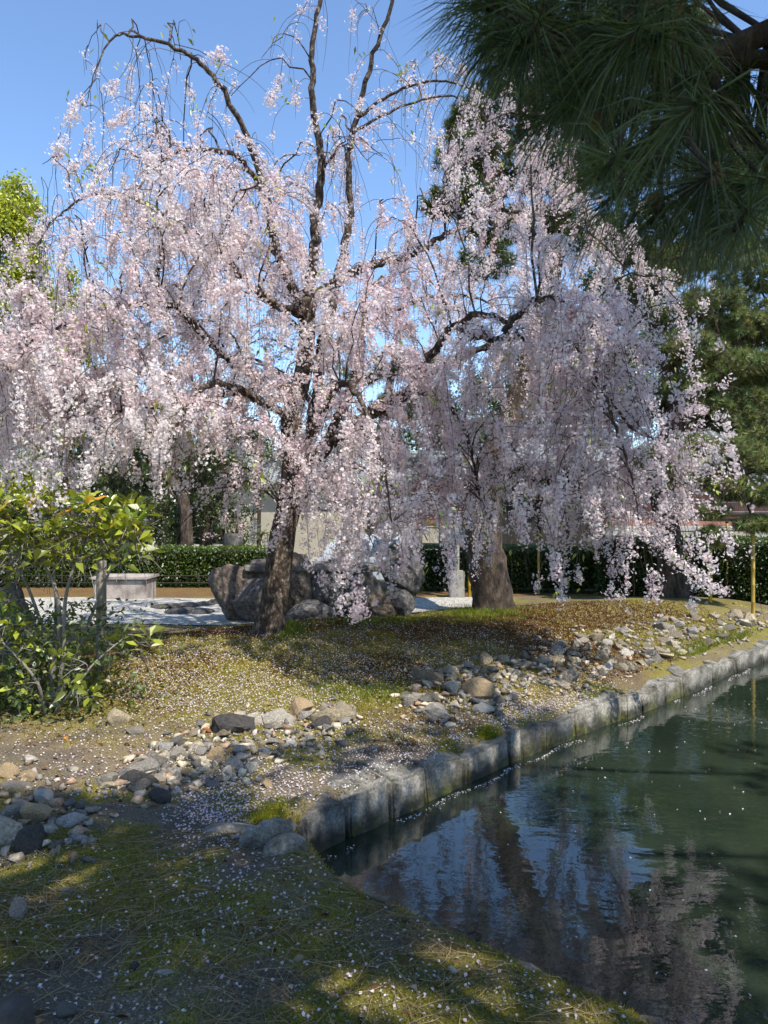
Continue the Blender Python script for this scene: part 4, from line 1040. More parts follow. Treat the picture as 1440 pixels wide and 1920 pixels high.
pine('pine_tree', 'spreading pine at the right edge with low boughs over the bamboo rail',
     [(1268, 1125, 11.8, .25), (1258, 1050, 11.8, .205), (1247, 960, 11.8, .19), (1238, 880, 11.8, .18), (1262, 810, 11.9, .17), (1272, 750, 12, .16), (1245, 660, 12.2, .14), (1225, 560, 12.3, .12), (1250, 450, 12.4, .09), (1300, 340, 12.5, .05)],
     pads, [[(1265, 805, 11.9, .08), (1330, 800, 11.7, .06), (1390, 810, 11.5, .045), (1450, 800, 11.3, .035), (1520, 805, 11.2, .02)], [(1272, 760, 12, .08), (1330, 690, 12, .06), (1390, 640, 12, .045), (1460, 600, 12, .03)], [(1240, 600, 12.3, .07), (1180, 540, 12.4, .05), (1130, 520, 12.5, .03)], [(1238, 890, 11.8, .06), (1310, 900, 11.3, .045), (1400, 890, 10.8, .03)]],
     group='pines around the gravel court', col=(0.17, 0.20, 0.065), dens=4.4, n_per=70, W=0.0046)
# pines farther back on the left
pine('pine_tree', 'low dark pine behind the shrub and the left hedge',
     [(345, 1060, 17, .16), (350, 1000, 17, .15), (340, 930, 17, .13), (300, 880, 17, .11), (260, 830, 17, .08), (230, 780, 17, .05)],
     [(210, 840, 17, .8, .45, 44), (260, 800, 17, .8, .45, 44), (200, 780, 17.2, .8, .45, 44), (160, 850, 17, .7, .4, 36), (300, 850, 17.2, .8, .4, 40), (150, 790, 17.4, .8, .5, 40), (240, 890, 17, .7, .3, 30), (390, 860, 17.2, .7, .4, 34), (420, 820, 17.4, .7, .4, 34), (90, 830, 17.4, .8, .5, 40)],
     group='pines around the gravel court', n_per=40, L=0.17, W=0.007, col=(0.06, 0.085, 0.025))
pine('pine_tree', 'pine far behind the cherry trunk, between the trunk and the tiled roofs',
     [(700, 1040, 19, .2), (702, 960, 19, .18), (705, 880, 19, .16), (720, 780, 19, .13), (735, 700, 19, .09), (740, 640, 19, .05)],
     [(735, 830, 18.6, .7, .4, 40), (740, 770, 19, .9, .5, 44), (650, 830, 19, .8, .45, 40), (800, 780, 19, .9, .5, 44), (690, 700, 19, .8, .45, 40), (780, 690, 19, .8, .5, 40), (860, 820, 19.3, .7, .4, 30), (620, 760, 19.4, .7, .5, 30)],
     group='pines around the gravel court', n_per=40, L=0.18, W=0.007, col=(0.065, 0.095, 0.025))

# the big pine the photographer stands under: trunk to the right, canopy overhead, one bough hanging into view
def canopy_pads():
    out = []
    def put(n, x0, x1, y0, y1, z0, z1, r, k):
        for _ in range(n):
            out.append((RNG.uniform(x0, x1), RNG.uniform(y0, y1), RNG.uniform(z0, z1), r * RNG.uniform(0.8, 1.2), r * 0.42, k))
    for gx_ in np.arange(-2.3, 1.3, 0.5):                     # unseen boughs laid out evenly so their shade covers the near bank
        for gy_ in np.arange(1.8, 4.1, 0.5):
            z_ = RNG.uniform(4.1, 5.1); t_ = z_ / SUN.z
            out.append((gx_ + RNG.normal() * .12 + SUN.x * t_, gy_ + RNG.normal() * .12 + SUN.y * t_, z_, .42, .2, 27))
    put(8, 0.0, 3.0, -0.2, 2.6, 4.6, 5.6, 0.5, 30)
    put(13, 2.5, 4.6, 3.0, 4.9, 5.6, 7.6, 0.55, 40)           # outer boughs that shade the cascade
    put(12, 3.2, 7.0, -3.5, 2.2, 4.5, 8.0, 0.8, 40)
    put(6, -2.4, 0.2, -2.4, 0.2, 4.3, 5.2, 0.5, 34)
    return out
near_root, _, _ = pine('pine_tree', 'dark pine overhanging the upper right corner, its long needles close and out of focus',
     [(3.4, -1.6, -0.1, .34), (3.35, -1.5, 0.8, .28), (3.2, -1.3, 2.2, .25), (3.3, -1.2, 3.6, .23), (3.6, -1.1, 5.0, .2), (3.8, -0.9, 6.5, .16), (3.9, -0.7, 8.0, .1), (3.9, -0.6, 9.2, .05)],
     canopy_pads(), [[(3.3, -1.2, 3.6, .07), (2.4, -0.5, 4.1, .05), (1.6, 0.2, 4.4, .038), (0.9, 0.9, 4.5, .025), (0.3, 1.4, 4.5, .012)],
                     [(3.5, -1.1, 4.6, .12), (3.5, 0.8, 5.2, .09), (3.5, 2.6, 5.9, .05), (3.6, 4.2, 6.5, .03)],
                     [(3.3, -1.3, 3.0, .06), (2.4, -0.4, 3.0, .045), (1.6, 0.7, 2.75, .036), (1.15, 1.3, 2.55, .032), (0.9, 1.55, 2.47, .022), (0.65, 1.62, 2.43, .014)],
                     [(3.6, -1.1, 5.4, .1), (5.0, -0.4, 6.2, .06), (6.4, 0.4, 6.6, .03)]],
     pixel=False, holes=((-.25, 2.36, .30, .15), (-1.45, 3.15, .32, .16), (-1.9, 4.6, .9, .6), (.22, 2.5, .10, .07), (-1.0, 5.2, .8, .4), (2.6, 7.4, 1.2, .6)), n_per=50, L=0.15, W=0.0038, col=(0.035, 0.052, 0.016))
# the hanging bough itself: tufts seen from below
poly = [(905, -80), (1290, -80), (1300, 60), (1520, 230), (1500, 400), (1400, 410), (1270, 400), (1190, 300), (1080, 230), (990, 170), (940, 90)]
q = scatter(poly, 118)
Yt = RNG.uniform(1.15, 2.2, 118)
TC = np.array([P(a, b, y) for (a, b), y in zip(q, Yt)])
TD = unit(np.array([[-0.4, -0.1, -0.75]]) + 0.6 * rand_dirs(118))
extra = [(1005, 40, 1.15), (940, 60, 1.2), (1150, 300, 1.1), (1240, 380, 1.15), (1330, 330, 1.05), (1400, 400, 1.1), (1090, 160, 1.2), (1190, 60, 1.05), (1300, 200, 1.0), (1050, 215, 1.3), (1160, 360, 1.3), (1340, 400, 1.25)]
TC = np.concatenate([TC, [P(*e) for e in extra]]); TD = np.concatenate([TD, unit(np.array([[-0.55, -0.1, -0.6]] * len(extra)) + 0.3 * rand_dirs(len(extra)))])
n = len(TC)
V, F, c = needle_tufts(TC, TD, 85, 0.15, 0.00085, np.where(RNG.random((n, 1)) < .04, np.array([[.12, .075, .03]]), np.array([[0.05, 0.075, 0.022]])) * RNG.uniform(0.45, 1.6, (n, 1)), spread=0.5, quad=True, droop=0.28)
mk('near_needles', mesh_np('near_needles', V, F, c), M['needle'], near_root)['kind'] = 'stuff'
tw = MB()
bough = spline([(1.15, 1.3, 2.55), P(1440, 60, 1.6), P(1310, 105, 1.55), P(1190, 95, 1.55), P(1080, 60, 1.6), P(1000, 10, 1.65)], 6)
tw.tube(bough, np.linspace(.03, .008, len(bough)), 8)
for i in range(n):
    j = np.linalg.norm(bough - TC[i], axis=1).argmin()
    tw.tube([bough[j], (bough[j] + TC[i]) / 2 + [0, 0, -0.02], TC[i], TC[i] + TD[i] * 0.05], [.006, .005, .004, .003], 5, False)
tw.build('near_twigs', M['pine_bark'], near_root, True)['kind'] = 'stuff'
# pale candles / cone buds on the hanging bough
cone_col = mat_mottled('cone', [(0.3, (0.2, 0.10, 0.03)), (0.7, (0.36, 0.22, 0.07))], 60, 0.8, 0.8, 120)
for a, b_, Y in ((1118, 230, 1.3), (1340, 326, 1.15), (1228, 378, 1.3)):
    o = mk('cone', rock_mesh('cone', int(a), 3, 26, 0.25, cut=(.85, 1)), cone_col, near_root); o.location = Vector(P(a, b_, Y)) - near_root.location; o.scale = (.014, .014, .017)

# ------------------------------------------------------------------ shrub with big yellow-green leaves
SB = np.array([-2.42, 5.65, 0.0]); SB[2] = float(G(np.array(SB[0]), np.array(SB[1])))
shrub = thing('shrub', SB, 'bushy shrub with large yellow-green leaves and bare grey stems', 'shrub')
def big_leaf(name, L=1.0, W=0.2):
    prof = [(0, 0.02), (0.2, 0.6), (0.45, 1.0), (0.7, 0.85), (0.9, 0.4), (1.0, 0.0)]
    V = []; F = []
    for i, (t, w_) in enumerate(prof):
        z = -0.22 * t * t + 0.05 * math.sin(i * 2.1); V += [(t * L, -w_ * W, z + 0.05 * w_), (t * L, 0, z), (t * L, w_ * W, z + 0.05 * w_)]
    for i in range(len(prof) - 1):
        a = i * 3; F += [(a, a + 1, a + 4, a + 3), (a + 1, a + 2, a + 5, a + 4)]
    me = bpy.data.meshes.new(name); me.from_pydata(V, [], F); me.update(); me.polygons.foreach_set('use_smooth', [True] * len(F)); return me
LEAVES = [big_leaf('leaf', 1, w_) for w_ in (0.17, 0.2, 0.23)]
for l in LEAVES: l.materials.append(M['bush_leaf'])
ros = []
def ros_add(n, x0, x1, y0, y1, Y0, Y1):
    for _ in range(n): ros.append(P(RNG.uniform(x0, x1), RNG.uniform(y0, y1), RNG.uniform(Y0, Y1)))
ros_add(80, -70, 260, 930, 1000, 5.1, 6.1); ros_add(66, -70, 285, 985, 1060, 5.1, 6.0); ros_add(5, 60, 130, 900, 940, 5.4, 5.9); ros_add(4, 200, 275, 940, 1000, 5.4, 5.8)
ros_add(16, -40, 120, 1170, 1310, 5.2, 5.9); ros_add(3, 110, 175, 1230, 1300, 5.2, 5.6); ros_add(4, 195, 280, 1165, 1215, 5.6, 6.0); ros_add(6, -40, 60, 1060, 1150, 5.4, 5.9)
ros += [P(97, 895, 5.5), P(165, 925, 5.4), P(250, 945, 5.6), P(110, 985, 5.2), P(60, 990, 5.2)]
ros = np.array(ros)
# stems
forks = []
stem_defs = [[(95, 1335, 5.6, .022), (100, 1250, 5.6, .02), (112, 1180, 5.6, .018), (105, 1110, 5.6, .015), (80, 1050, 5.55, .011), (50, 1000, 5.5, .007)], [(98, 1335, 5.65, .02), (118, 1240, 5.6, .017), (122, 1130, 5.55, .014), (140, 1060, 5.55, .010), (175, 990, 5.5, .006)],
 [(90, 1338, 5.7, .018), (92, 1230, 5.75, .015), (60, 1120, 5.8, .012), (20, 1040, 5.8, .008), (-20, 990, 5.8, .005)], [(102, 1335, 5.7, .018), (150, 1210, 5.75, .014), (185, 1120, 5.75, .011), (215, 1050, 5.7, .008), (250, 980, 5.6, .005)],
 [(85, 1338, 5.5, .014), (70, 1280, 5.4, .012), (30, 1230, 5.35, .008), (-20, 1180, 5.3, .005)], [(100, 1338, 5.5, .013), (140, 1290, 5.4, .010), (180, 1240, 5.5, .007), (240, 1190, 5.7, .004)], [(96, 1336, 5.8, .016), (105, 1150, 5.9, .012), (98, 1020, 5.9, .009), (95, 930, 5.7, .005)]]
for sd in stem_defs:
    p = spline([P(a, b_, Y) for a, b_, Y, r in sd], 5); p[0, 2] = SB[2] - .02
    MB().tube(p, np.interp(np.linspace(0, 1, len(p)), np.linspace(0, 1, len(sd)), [r for *_, r in sd]), 7).build('stem', M['wood_grey'], shrub, True); forks.append(p)
FA = np.concatenate(forks)
tw = MB(); leaf_n = 0; rest = []
for i, c in enumerate(ros):
    an = FA[(np.linalg.norm(FA - c, axis=1) + 0.8 * np.maximum(0, FA[:, 2] - c[2] + .05)).argmin()]
    mid = (an + c) / 2 + RNG.normal(scale=0.04, size=3)
    tw.tube(spline([an, mid, c], 4), np.linspace(.006, .003, 9), 5, False)
    for _ in range(2):
        e = c + RNG.normal(scale=.12, size=3) - [0, 0, .12]; tw.tube([mid, (mid + e) / 2 + RNG.normal(scale=.02, size=3), e], [.0035, .0028, .002], 4, False)
    k = RNG.integers(6, 9); yaw0 = RNG.uniform(0, 6.28)
    for j in range(k):
        yaw = yaw0 + j * 2.4; pit = RNG.uniform(0.3, 1.25) if j < k - 2 else RNG.uniform(-0.3, 0.3)
        sz = RNG.uniform(0.085, 0.14)
        pos = c + 0.02 * np.array([math.cos(yaw), math.sin(yaw), 0]) - np.array([0, 0, 0.012 * j * 0.6])
        if leaf_n < 300:
            o = mk('leaf', LEAVES[RNG.integers(3)], None, shrub, loc=Vector(pos) - shrub.location); o.scale = (sz,) * 3
            o.rotation_euler = (RNG.uniform(-.5, .5), -pit, yaw); leaf_n += 1
        else: rest.append((pos, np.array([math.cos(yaw) * math.cos(pit), math.sin(yaw) * math.cos(pit), math.sin(pit)]), sz))
tw.build('twigs', M['wood_grey'], shrub, True)['kind'] = 'stuff'
if rest:
    C = np.array([r[0] for r in rest]); D = np.array([r[1] for r in rest]); Lr = np.array([r[2] for r in rest]); n = len(C)
    V, F, c = leaf_cards(C, D, Lr, Lr * .2, np.array([0.27, 0.31, 0.022])[None] * RNG.uniform(.4, 1.5, (n, 1)))
    mk('foliage', mesh_np('foliage', V, F, c), M['leaf_attr'], shrub)['kind'] = 'stuff'
# dark small-leaved undergrowth at the shrub's foot
n = 3600
C = np.stack([RNG.normal(-2.66, .38, n), RNG.normal(5.75, .27, n), RNG.random(n) ** 1.4 * 0.75], -1); C[:, 2] += G(C[:, 0], C[:, 1])
V, F, c = leaf_cards(C, rand_dirs(n) + [0, 0, .3], RNG.uniform(.03, .08, n), RNG.uniform(.008, .016, n), np.array([0.085, 0.12, 0.018])[None] * RNG.uniform(.5, 1.5, (n, 1)))
mk('low_foliage', mesh_np('low_foliage', V, F, c), M['leaf_attr'], shrub)['kind'] = 'stuff'

# grey post by the shrub
pb = P(190, 1255, 6.7); pb[2] = float(G(np.array(pb[0]), np.array(pb[1])))
post = thing('wooden_post', pb, 'round grey weathered post standing just right of the shrub', 'post')
MB().tube([(pb[0], pb[1], z) for z in (pb[2] - .05, .3, .7, P(195, 1050, 6.7)[2] - .02, P(195, 1050, 6.7)[2])], [.047, .047, .045, .045, .036], 14).build('shaft', M['wood_grey'], post, True)
MB().tube([(pb[0], pb[1], .62 + dz) for dz in (0, .015, .03)], [.047, .0495, .047], 14, False).build('rope_tie', M['rock_dark'], post, True)
# standing stone half hidden behind the shrub
o = mk('standing_stone', rock_mesh('standing_stone', 811, 4, 9, .06, cut=(.72, 1)), M['boulder_dark'], loc=tuple(P(25, 1210, 6.9))); o.scale = (.24, .2, .5); tag(o, 'tall grey standing stone half hidden behind the leafy shrub', 'standing stone')

# carved stone trough / bench on the far side of the gravel
a, b_ = P(186, 1080, 13), P(284, 1134, 13)
tr = thing('stone_bench', ((a[0] + b_[0]) / 2, 13, b_[2]), 'weathered pinkish-grey stone block bench beyond the white gravel', 'stone bench')
MB().box((a[0], 12.75, b_[2] + .045), (b_[0] - .02, 13.35, a[2] - .045)).build('block', M['stone_block'], tr, bevel=.02)
MB().box((a[0] - .03, 12.70, a[2] - .043), (b_[0] + .02, 13.4, a[2] + .01)).build('top_slab', M['stone_block'], tr, bevel=.012)
MB().box((a[0] - .03, 12.70, b_[2] - .06), (b_[0] + .03, 13.4, b_[2] + .043)).build('plinth', M['stone_block'], tr, bevel=.012)

# ------------------------------------------------------------------ clipped hedges
def hedge(label, pa, pb_, width, z0, z1, n, size, dark, light):
    pa, pb_ = np.array(pa, float), np.array(pb_, float); t = unit(pb_ - pa); nr = np.array([-t[1], t[0]]); L = np.linalg.norm(pb_ - pa)
    h = thing('hedge', (*(pa + pb_) / 2, z0), label, 'hedge', 'clipped hedges around the court')
    mb = MB(); a = pa; q = [pa - nr * width * .42, pb_ - nr * width * .42, pb_ + nr * width * .42, pa + nr * width * .42]
    mb.add([(x, y, z0 + .12) for x, y in q] + [(x, y, z1 - .07) for x, y in q], [(0, 3, 2, 1), (4, 5, 6, 7), (0, 1, 5, 4), (1, 2, 6, 5), (2, 3, 7, 6), (3, 0, 4, 7)])
    mb.build('core', M['hedge_core'], h)
    u = RNG.random(n); f = RNG.random(n)
    top = f < width / (width + 2 * (z1 - z0)); v = RNG.uniform(-.5, .5, n)
    side = np.where(RNG.random(n) < .8, -.5, .5)
    lat = np.where(top, v, side + RNG.normal(scale=.03, size=n)); z = np.where(top, z1 + RNG.normal(scale=.018, size=n), z0 + .02 + (z1 - z0) * RNG.random(n) ** .85)
    bump_ = .06 * (fbm(u * L * 2.5, z * 3, 71) - .5)
    xy = pa[None] + t[None] * (u * L)[:, None] + nr[None] * (lat * width + np.sign(lat) * bump_)[:, None]
    C = np.concatenate([xy, z[:, None] + bump_[:, None]], 1)
    D = np.where(top[:, None], np.array([0, 0, 1.0]), np.concatenate([nr[None] * np.sign(side)[:, None], np.full((n, 1), .25)], 1)) + .9 * rand_dirs(n)
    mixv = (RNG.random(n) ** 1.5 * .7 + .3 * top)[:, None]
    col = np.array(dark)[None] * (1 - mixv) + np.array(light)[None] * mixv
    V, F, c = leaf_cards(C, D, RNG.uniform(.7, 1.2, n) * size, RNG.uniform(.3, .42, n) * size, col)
    mk('foliage', mesh_np('foliage', V, F, c), M['leaf_attr'], h)['kind'] = 'stuff'
    mb = MB()
    for i in range(int(L / .45)):
        p = pa + t * (i * .45 + .2); mb.tube([(p[0], p[1], z0 - .05), (p[0] + RNG.normal() * .04, p[1], z0 + .3)], .018, 6)
    mb.build('stems', M['rock_dark'], h, True)['kind'] = 'stuff'
    return h
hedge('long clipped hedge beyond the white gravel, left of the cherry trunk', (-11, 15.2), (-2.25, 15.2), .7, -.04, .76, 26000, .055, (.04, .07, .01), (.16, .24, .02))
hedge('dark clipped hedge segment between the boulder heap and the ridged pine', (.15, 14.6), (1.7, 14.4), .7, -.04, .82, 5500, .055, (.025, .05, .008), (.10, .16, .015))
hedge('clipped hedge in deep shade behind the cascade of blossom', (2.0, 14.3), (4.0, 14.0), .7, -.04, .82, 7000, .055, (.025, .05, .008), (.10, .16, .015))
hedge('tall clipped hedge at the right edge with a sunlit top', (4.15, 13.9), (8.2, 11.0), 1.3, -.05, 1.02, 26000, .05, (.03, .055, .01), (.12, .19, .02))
# low rail fence under the left hedge
fr = thing('low_fence', (-6, 14.75, 0), 'low black rail fence at the foot of the left hedge', 'fence')
for zz in (.1, .24): MB().tube([(-10.5, 14.72, zz), (-2.3, 14.72, zz)], .012, 6).build('rail', M['wood_dark'], fr, True)
for i in range(19):
    x = -10.4 + i * .45; MB().tube([(x, 14.72, -.1), (x, 14.72, .3)], .014, 6).build('picket', M['wood_dark'], fr, True)

# ------------------------------------------------------------------ bamboo supports
def bamboo(root, a, b_, r, name):
    a, b_ = np.array(a, float), np.array(b_, float); L = np.linalg.norm(b_ - a); pts = []; rr = []; s_ = 0
    while s_ < L:
        for ds, k in ((0, 1.0), (.012, 1.16), (.024, 1.0)):
            if s_ + ds < L: pts.append(a + (b_ - a) * (s_ + ds) / L); rr.append(r * k)
        s_ += .24
    pts.append(b_); rr.append(r * .97)
    return MB().tube(pts, rr, 10).build(name, M['bamboo'], root, True)
def pole(px, pyt, pyb, Y, r, label):
    b_ = P(px, pyb, Y); z = float(G(np.array(b_[0]), np.array(b_[1]))); t = P(px, pyt, Y)
    h = thing('bamboo_pole', (b_[0], b_[1], z), label, 'bamboo pole', 'bamboo poles propping the pine boughs')
    bamboo(h, (b_[0], b_[1], z - .05), (t[0], t[1], t[2]), r, 'culm')
    MB().tube([(t[0], t[1], t[2] - .05), (t[0], t[1], t[2] - .02)], r * 1.25, 10).build('lashing', M['rock_dark'], h, True)
pole(880, 984, 1090, 13.2, .025, 'yellow bamboo pole beside the concrete post, left of the ridged pine')
pole(775, 1000, 1065, 13.8, .02, 'thin bamboo pole standing above the right end of the boulders')
pole(1010, 1000, 1090, 13.6, .022, 'bamboo pole in the shade behind the blossom cascade')
pole(1332, 1000, 1135, 11.2, .026, 'bamboo pole in front of the right hedge, nearer the pine trunk')
pole(1412, 960, 1158, 10.6, .026, 'tall bamboo pole at the right edge in front of the hedge')
pole(1363, 975, 1050, 12.2, .02, 'short bamboo pole behind the sunlit right hedge top')
r_ = thing('bamboo_rail', P(795, 984, 13.2), 'horizontal yellow bamboo rail left of the ridged pine', 'bamboo rail', 'bamboo rails')
bamboo(r_, P(790, 984, 13.15), P(905, 982, 13.15), .025, 'culm')
r_ = thing('bamboo_rail', P(1290, 972, 11.1), 'horizontal bamboo rail under the low pine boughs at the right', 'bamboo rail', 'bamboo rails')
bamboo(r_, P(1285, 974, 11.12), P(1425, 976, 10.65), .022, 'culm'); bamboo(r_, P(1295, 968, 11.4), P(1440, 966, 11.0), .02, 'culm')
cb = P(856, 1095, 13.1); cb[2] = float(G(np.array(cb[0]), np.array(cb[1])))
cp = thing('concrete_post', cb, 'slim grey concrete post on a square footing by the ridged pine', 'post')
MB().box((cb[0] - .13, cb[1] - .13, cb[2] - .1), (cb[0] + .13, cb[1] + .13, P(856, 1070, 13.1)[2])).build('footing', M['concrete'], cp, bevel=.015)
MB().tube([(cb[0], cb[1], cb[2]), (cb[0], cb[1], P(856, 984, 13.1)[2])], .05, 12).build('shaft', M['concrete'], cp, True)

# ------------------------------------------------------------------ temple wall, gate and houses behind
def tile_mesh(w_, l):
    V = []; n = 8
    for j in (0, 1):
        for i in range(n + 1):
            t = i / n; V.append(((t - .5) * w_, -j * l, .035 * math.sin(t * 2 * math.pi) + (0.02 if j else 0.0)))
    for i in range(n + 1):
        t = i / n; V.append(((t - .5) * w_, -l, .035 * math.sin(t * 2 * math.pi) - .012))
    F = [(i, i + 1, n + 2 + i, n + 1 + i) for i in range(n)] + [(n + 1 + i, n + 2 + i, 2 * n + 3 + i, 2 * n + 2 + i) for i in range(n)]
    me = bpy.data.meshes.new('tile'); me.from_pydata(V, [], F); me.update(); me.polygons.foreach_set('use_smooth', [True] * (2 * n) ); me.materials.append(M['tile']); return me
TM = tile_mesh(.27, .26)

def tiled_slope(parent, x0, x1, ye, ze, yr, zr, single, root):
    """front slope from the eave (ye, ze) up to the ridge (yr, zr)"""
    L = math.hypot(yr - ye, zr - ze); ang = math.atan2(zr - ze, yr - ye); rows = int(L / .2); cols = int((x1 - x0) / .262)
    allv = []; allf = []
    tv = np.array([v.co[:] for v in TM.vertices]); tf = np.array([p.vertices[:] for p in TM.polygons])
    for r in range(rows):
        s_ = (r + 1) * L / rows
        for c in range(cols):
            loc = np.array([x0 + (c + .5) * .262, ye + s_ * math.cos(ang), ze + s_ * math.sin(ang) + .05])
            if single:
                o = mk('tile', TM, None, parent, loc=Vector(loc) - Vector(root.location)); o.rotation_euler = (ang, 0, RNG.normal() * .008)
            else:
                ca, sa = math.cos(ang), math.sin(ang); v = tv.copy(); v[:, 1], v[:, 2] = tv[:, 1] * ca - tv[:, 2] * sa, tv[:, 1] * sa + tv[:, 2] * ca
                allf.append(tf + len(allv) * len(tv)); allv.append(v + loc)
    if not single:
        mk('tiles', mesh_np('tiles', np.concatenate(allv), np.concatenate(allf), smooth=True), M['tile'], parent, loc=(0, 0, 0) if parent is not root else None)['kind'] = 'stuff'

def roof_block(root, x0, x1, yf, yb, ze, zr, single=False):
    """gabled roof: boards, tiles on the front slope, ridge with round end tiles"""
    ym = (yf + yb) / 2
    mb = MB(); mb.add([(x0, yf, ze), (x1, yf, ze), (x1, ym, zr), (x0, ym, zr), (x0, yb, ze), (x1, yb, ze), (x0, yf, ze - .07), (x1, yf, ze - .07), (x0, yb, ze - .07), (x1, yb, ze - .07), (x0, ym, zr - .07), (x1, ym, zr - .07)],
                      [(0, 1, 2, 3), (3, 2, 5, 4), (0, 6, 7, 1), (5, 9, 8, 4), (6, 10, 11, 7), (10, 8, 9, 11), (0, 3, 10, 6), (3, 4, 8, 10), (1, 7, 11, 2), (2, 11, 9, 5)])
    rf = mb.build('roof', M['tile'], root)
    tiled_slope(rf, x0 + .02, x1, yf - .08, ze - .02, ym, zr, single, root)
    rd = MB().box((x0 - .05, ym - .13, zr + .02), (x1 + .05, ym + .13, zr + .16)); rd.tube([(x0 - .08, ym, zr + .2), (x1 + .08, ym, zr + .2)], .08, 10)
    o = rd.build('ridge', M['tile'], rf); o.location = (0, 0, 0)
    mb = MB()
    for i in range(int((x1 - x0) / .262)):
        x = x0 + .02 + (i + .22) * .262; mb.tube([(x, yf - .1, ze + .045), (x, yf + .05, ze + .085)], .06, 10)
    o = mb.build('eave_tiles', M['tile'], rf, True); o.location = (0, 0, 0); o['kind'] = 'stuff'
    return rf

# long red-brown wall on a pale stone base with a tiled coping
wl = thing('temple_wall', (3, 20, -.4), 'long red-brown plaster wall with white lines on a pale stone base', 'wall')
WX0, WX1, WY = -.2, 15.0, 20.0
zb, zt = P(0, 985, 20)[2], P(0, 905, 20)[2]
MB().box((WX0, WY, zb), (WX1, WY + .5, zt)).build('plaster', M['wall_red'], wl)
for k in range(3):
    z = zb + (zt - zb) * (.32 + .22 * k); MB().box((WX0, WY - .008, z - .012), (WX1, WY + .02, z + .012)).build('white_line', M['wall_white'], wl)
x = WX0
while x < WX1:
    w_ = RNG.uniform(.45, .9); z = -.5
    while z < zb - .05:
        h = min(RNG.uniform(.3, .5), zb - z); MB().box((x + .008, WY - RNG.uniform(.04, .08), z + .008), (min(x + w_, WX1) - .008, WY + .5, z + h - .008)).build('stone', M['wall_stone'], wl, bevel=.02); z += h
    x += w_
roof_block(wl, WX0 - .1, WX1, WY - .42, WY + .92, zt + .05, zt + .48)
# gate building with black timber and white plaster
gx0, gx1 = P(930, 0, 18.6)[0], P(1150, 0, 18.6)[0]
ze, zr = P(0, 872, 18.6)[2], P(0, 812, 18.9)[2]
gt = thing('gate_house', ((gx0 + gx1) / 2, 19, -.4), 'small gatehouse with pale grey scalloped roof tiles and black timber', 'gatehouse')
MB().box((gx0 + .3, 19.0, -.5), (gx1 - .3, 19.9, ze + .05)).build('timber_wall', M['wood_dark'], gt)
for px in (945, 1020, 1075, 1130):
    p = P(px, 0, 18.9); MB().box((p[0] - .08, 18.9, -.5), (p[0] + .08, 18.995, ze)).build('post', M['wood_dark'], gt)
a, b_ = P(1062, 905, 18.95), P(1084, 960, 18.95); MB().box((a[0], 18.95, b_[2]), (b_[0], 18.99, a[2])).build('plaster_panel', M['wall_white'], gt)
roof_block(gt, gx0 - .1, gx1 + .1, 18.35, 20.55, ze + .02, zr, single=True)
a, b_ = P(1019, 912, 18.8), P(1036, 940, 18.8)
nb = thing('notice', ((a[0] + b_[0]) / 2, 18.8, b_[2]), 'white paper notice with rows of dark writing on the gatehouse', 'notice')
MB().box((a[0], 18.79, b_[2]), (b_[0], 18.81, a[2])).build('sheet', M['paper'], nb)
mb = MB()
for k in range(5):
    z = a[2] - (a[2] - b_[2]) * (.16 + .16 * k); mb.box((a[0] + .025, 18.785, z - .008), (b_[0] - .03 - .02 * (k % 3), 18.7895, z + .008))
mb.build('text_lines', M['ink'], nb)
# low house left of the gate, house behind the right pine, pale hall far left
def house(name, label, px0, px1, Y, pye, pyr, wallmat, depth=3.5, windows=()):
    x0, x1 = P(px0, 0, Y)[0], P(px1, 0, Y)[0]; ze, zr = P(0, pye, Y)[2], P(0, pyr, Y + depth / 2)[2]
    h = thing(name, ((x0 + x1) / 2, Y, -.4), label, 'house')
    MB().box((x0 + .4, Y + .5, -.5), (x1 - .4, Y + depth - .5, ze)).build('wall', M[wallmat], h)
    for (wx0, wx1, wy0, wy1) in windows:
        a, b_ = P(wx0, wy0, Y + .45), P(wx1, wy1, Y + .45)
        f = MB().box((a[0], Y + .44, b_[2]), (b_[0], Y + .497, a[2])).build('window', M['wood_dark'], h)
        o = MB().box((a[0] + .05, Y + .425, b_[2] + .05), (b_[0] - .05, Y + .438, a[2] - .05)).build('pane', M['car_glass'], f); o.location = (0, 0, 0)
    roof_block(h, x0, x1, Y, Y + depth, ze, zr)
house('house', 'low house with light grey tiled roof left of the gatehouse', 735, 905, 23, 905, 862, 'wood_dark', windows=((752, 790, 908, 945), (800, 850, 910, 940)))
house('house', 'grey tiled house mostly hidden behind the right-edge pine', 1300, 1700, 22.5, 880, 800, 'wall_white', 5.0, windows=((1330, 1380, 880, 930), (1400, 1450, 880, 930)))
house('house', 'pale cream hall far behind the left hedge', 400, 720, 31, 905, 855, 'wall_cream', 6.0)

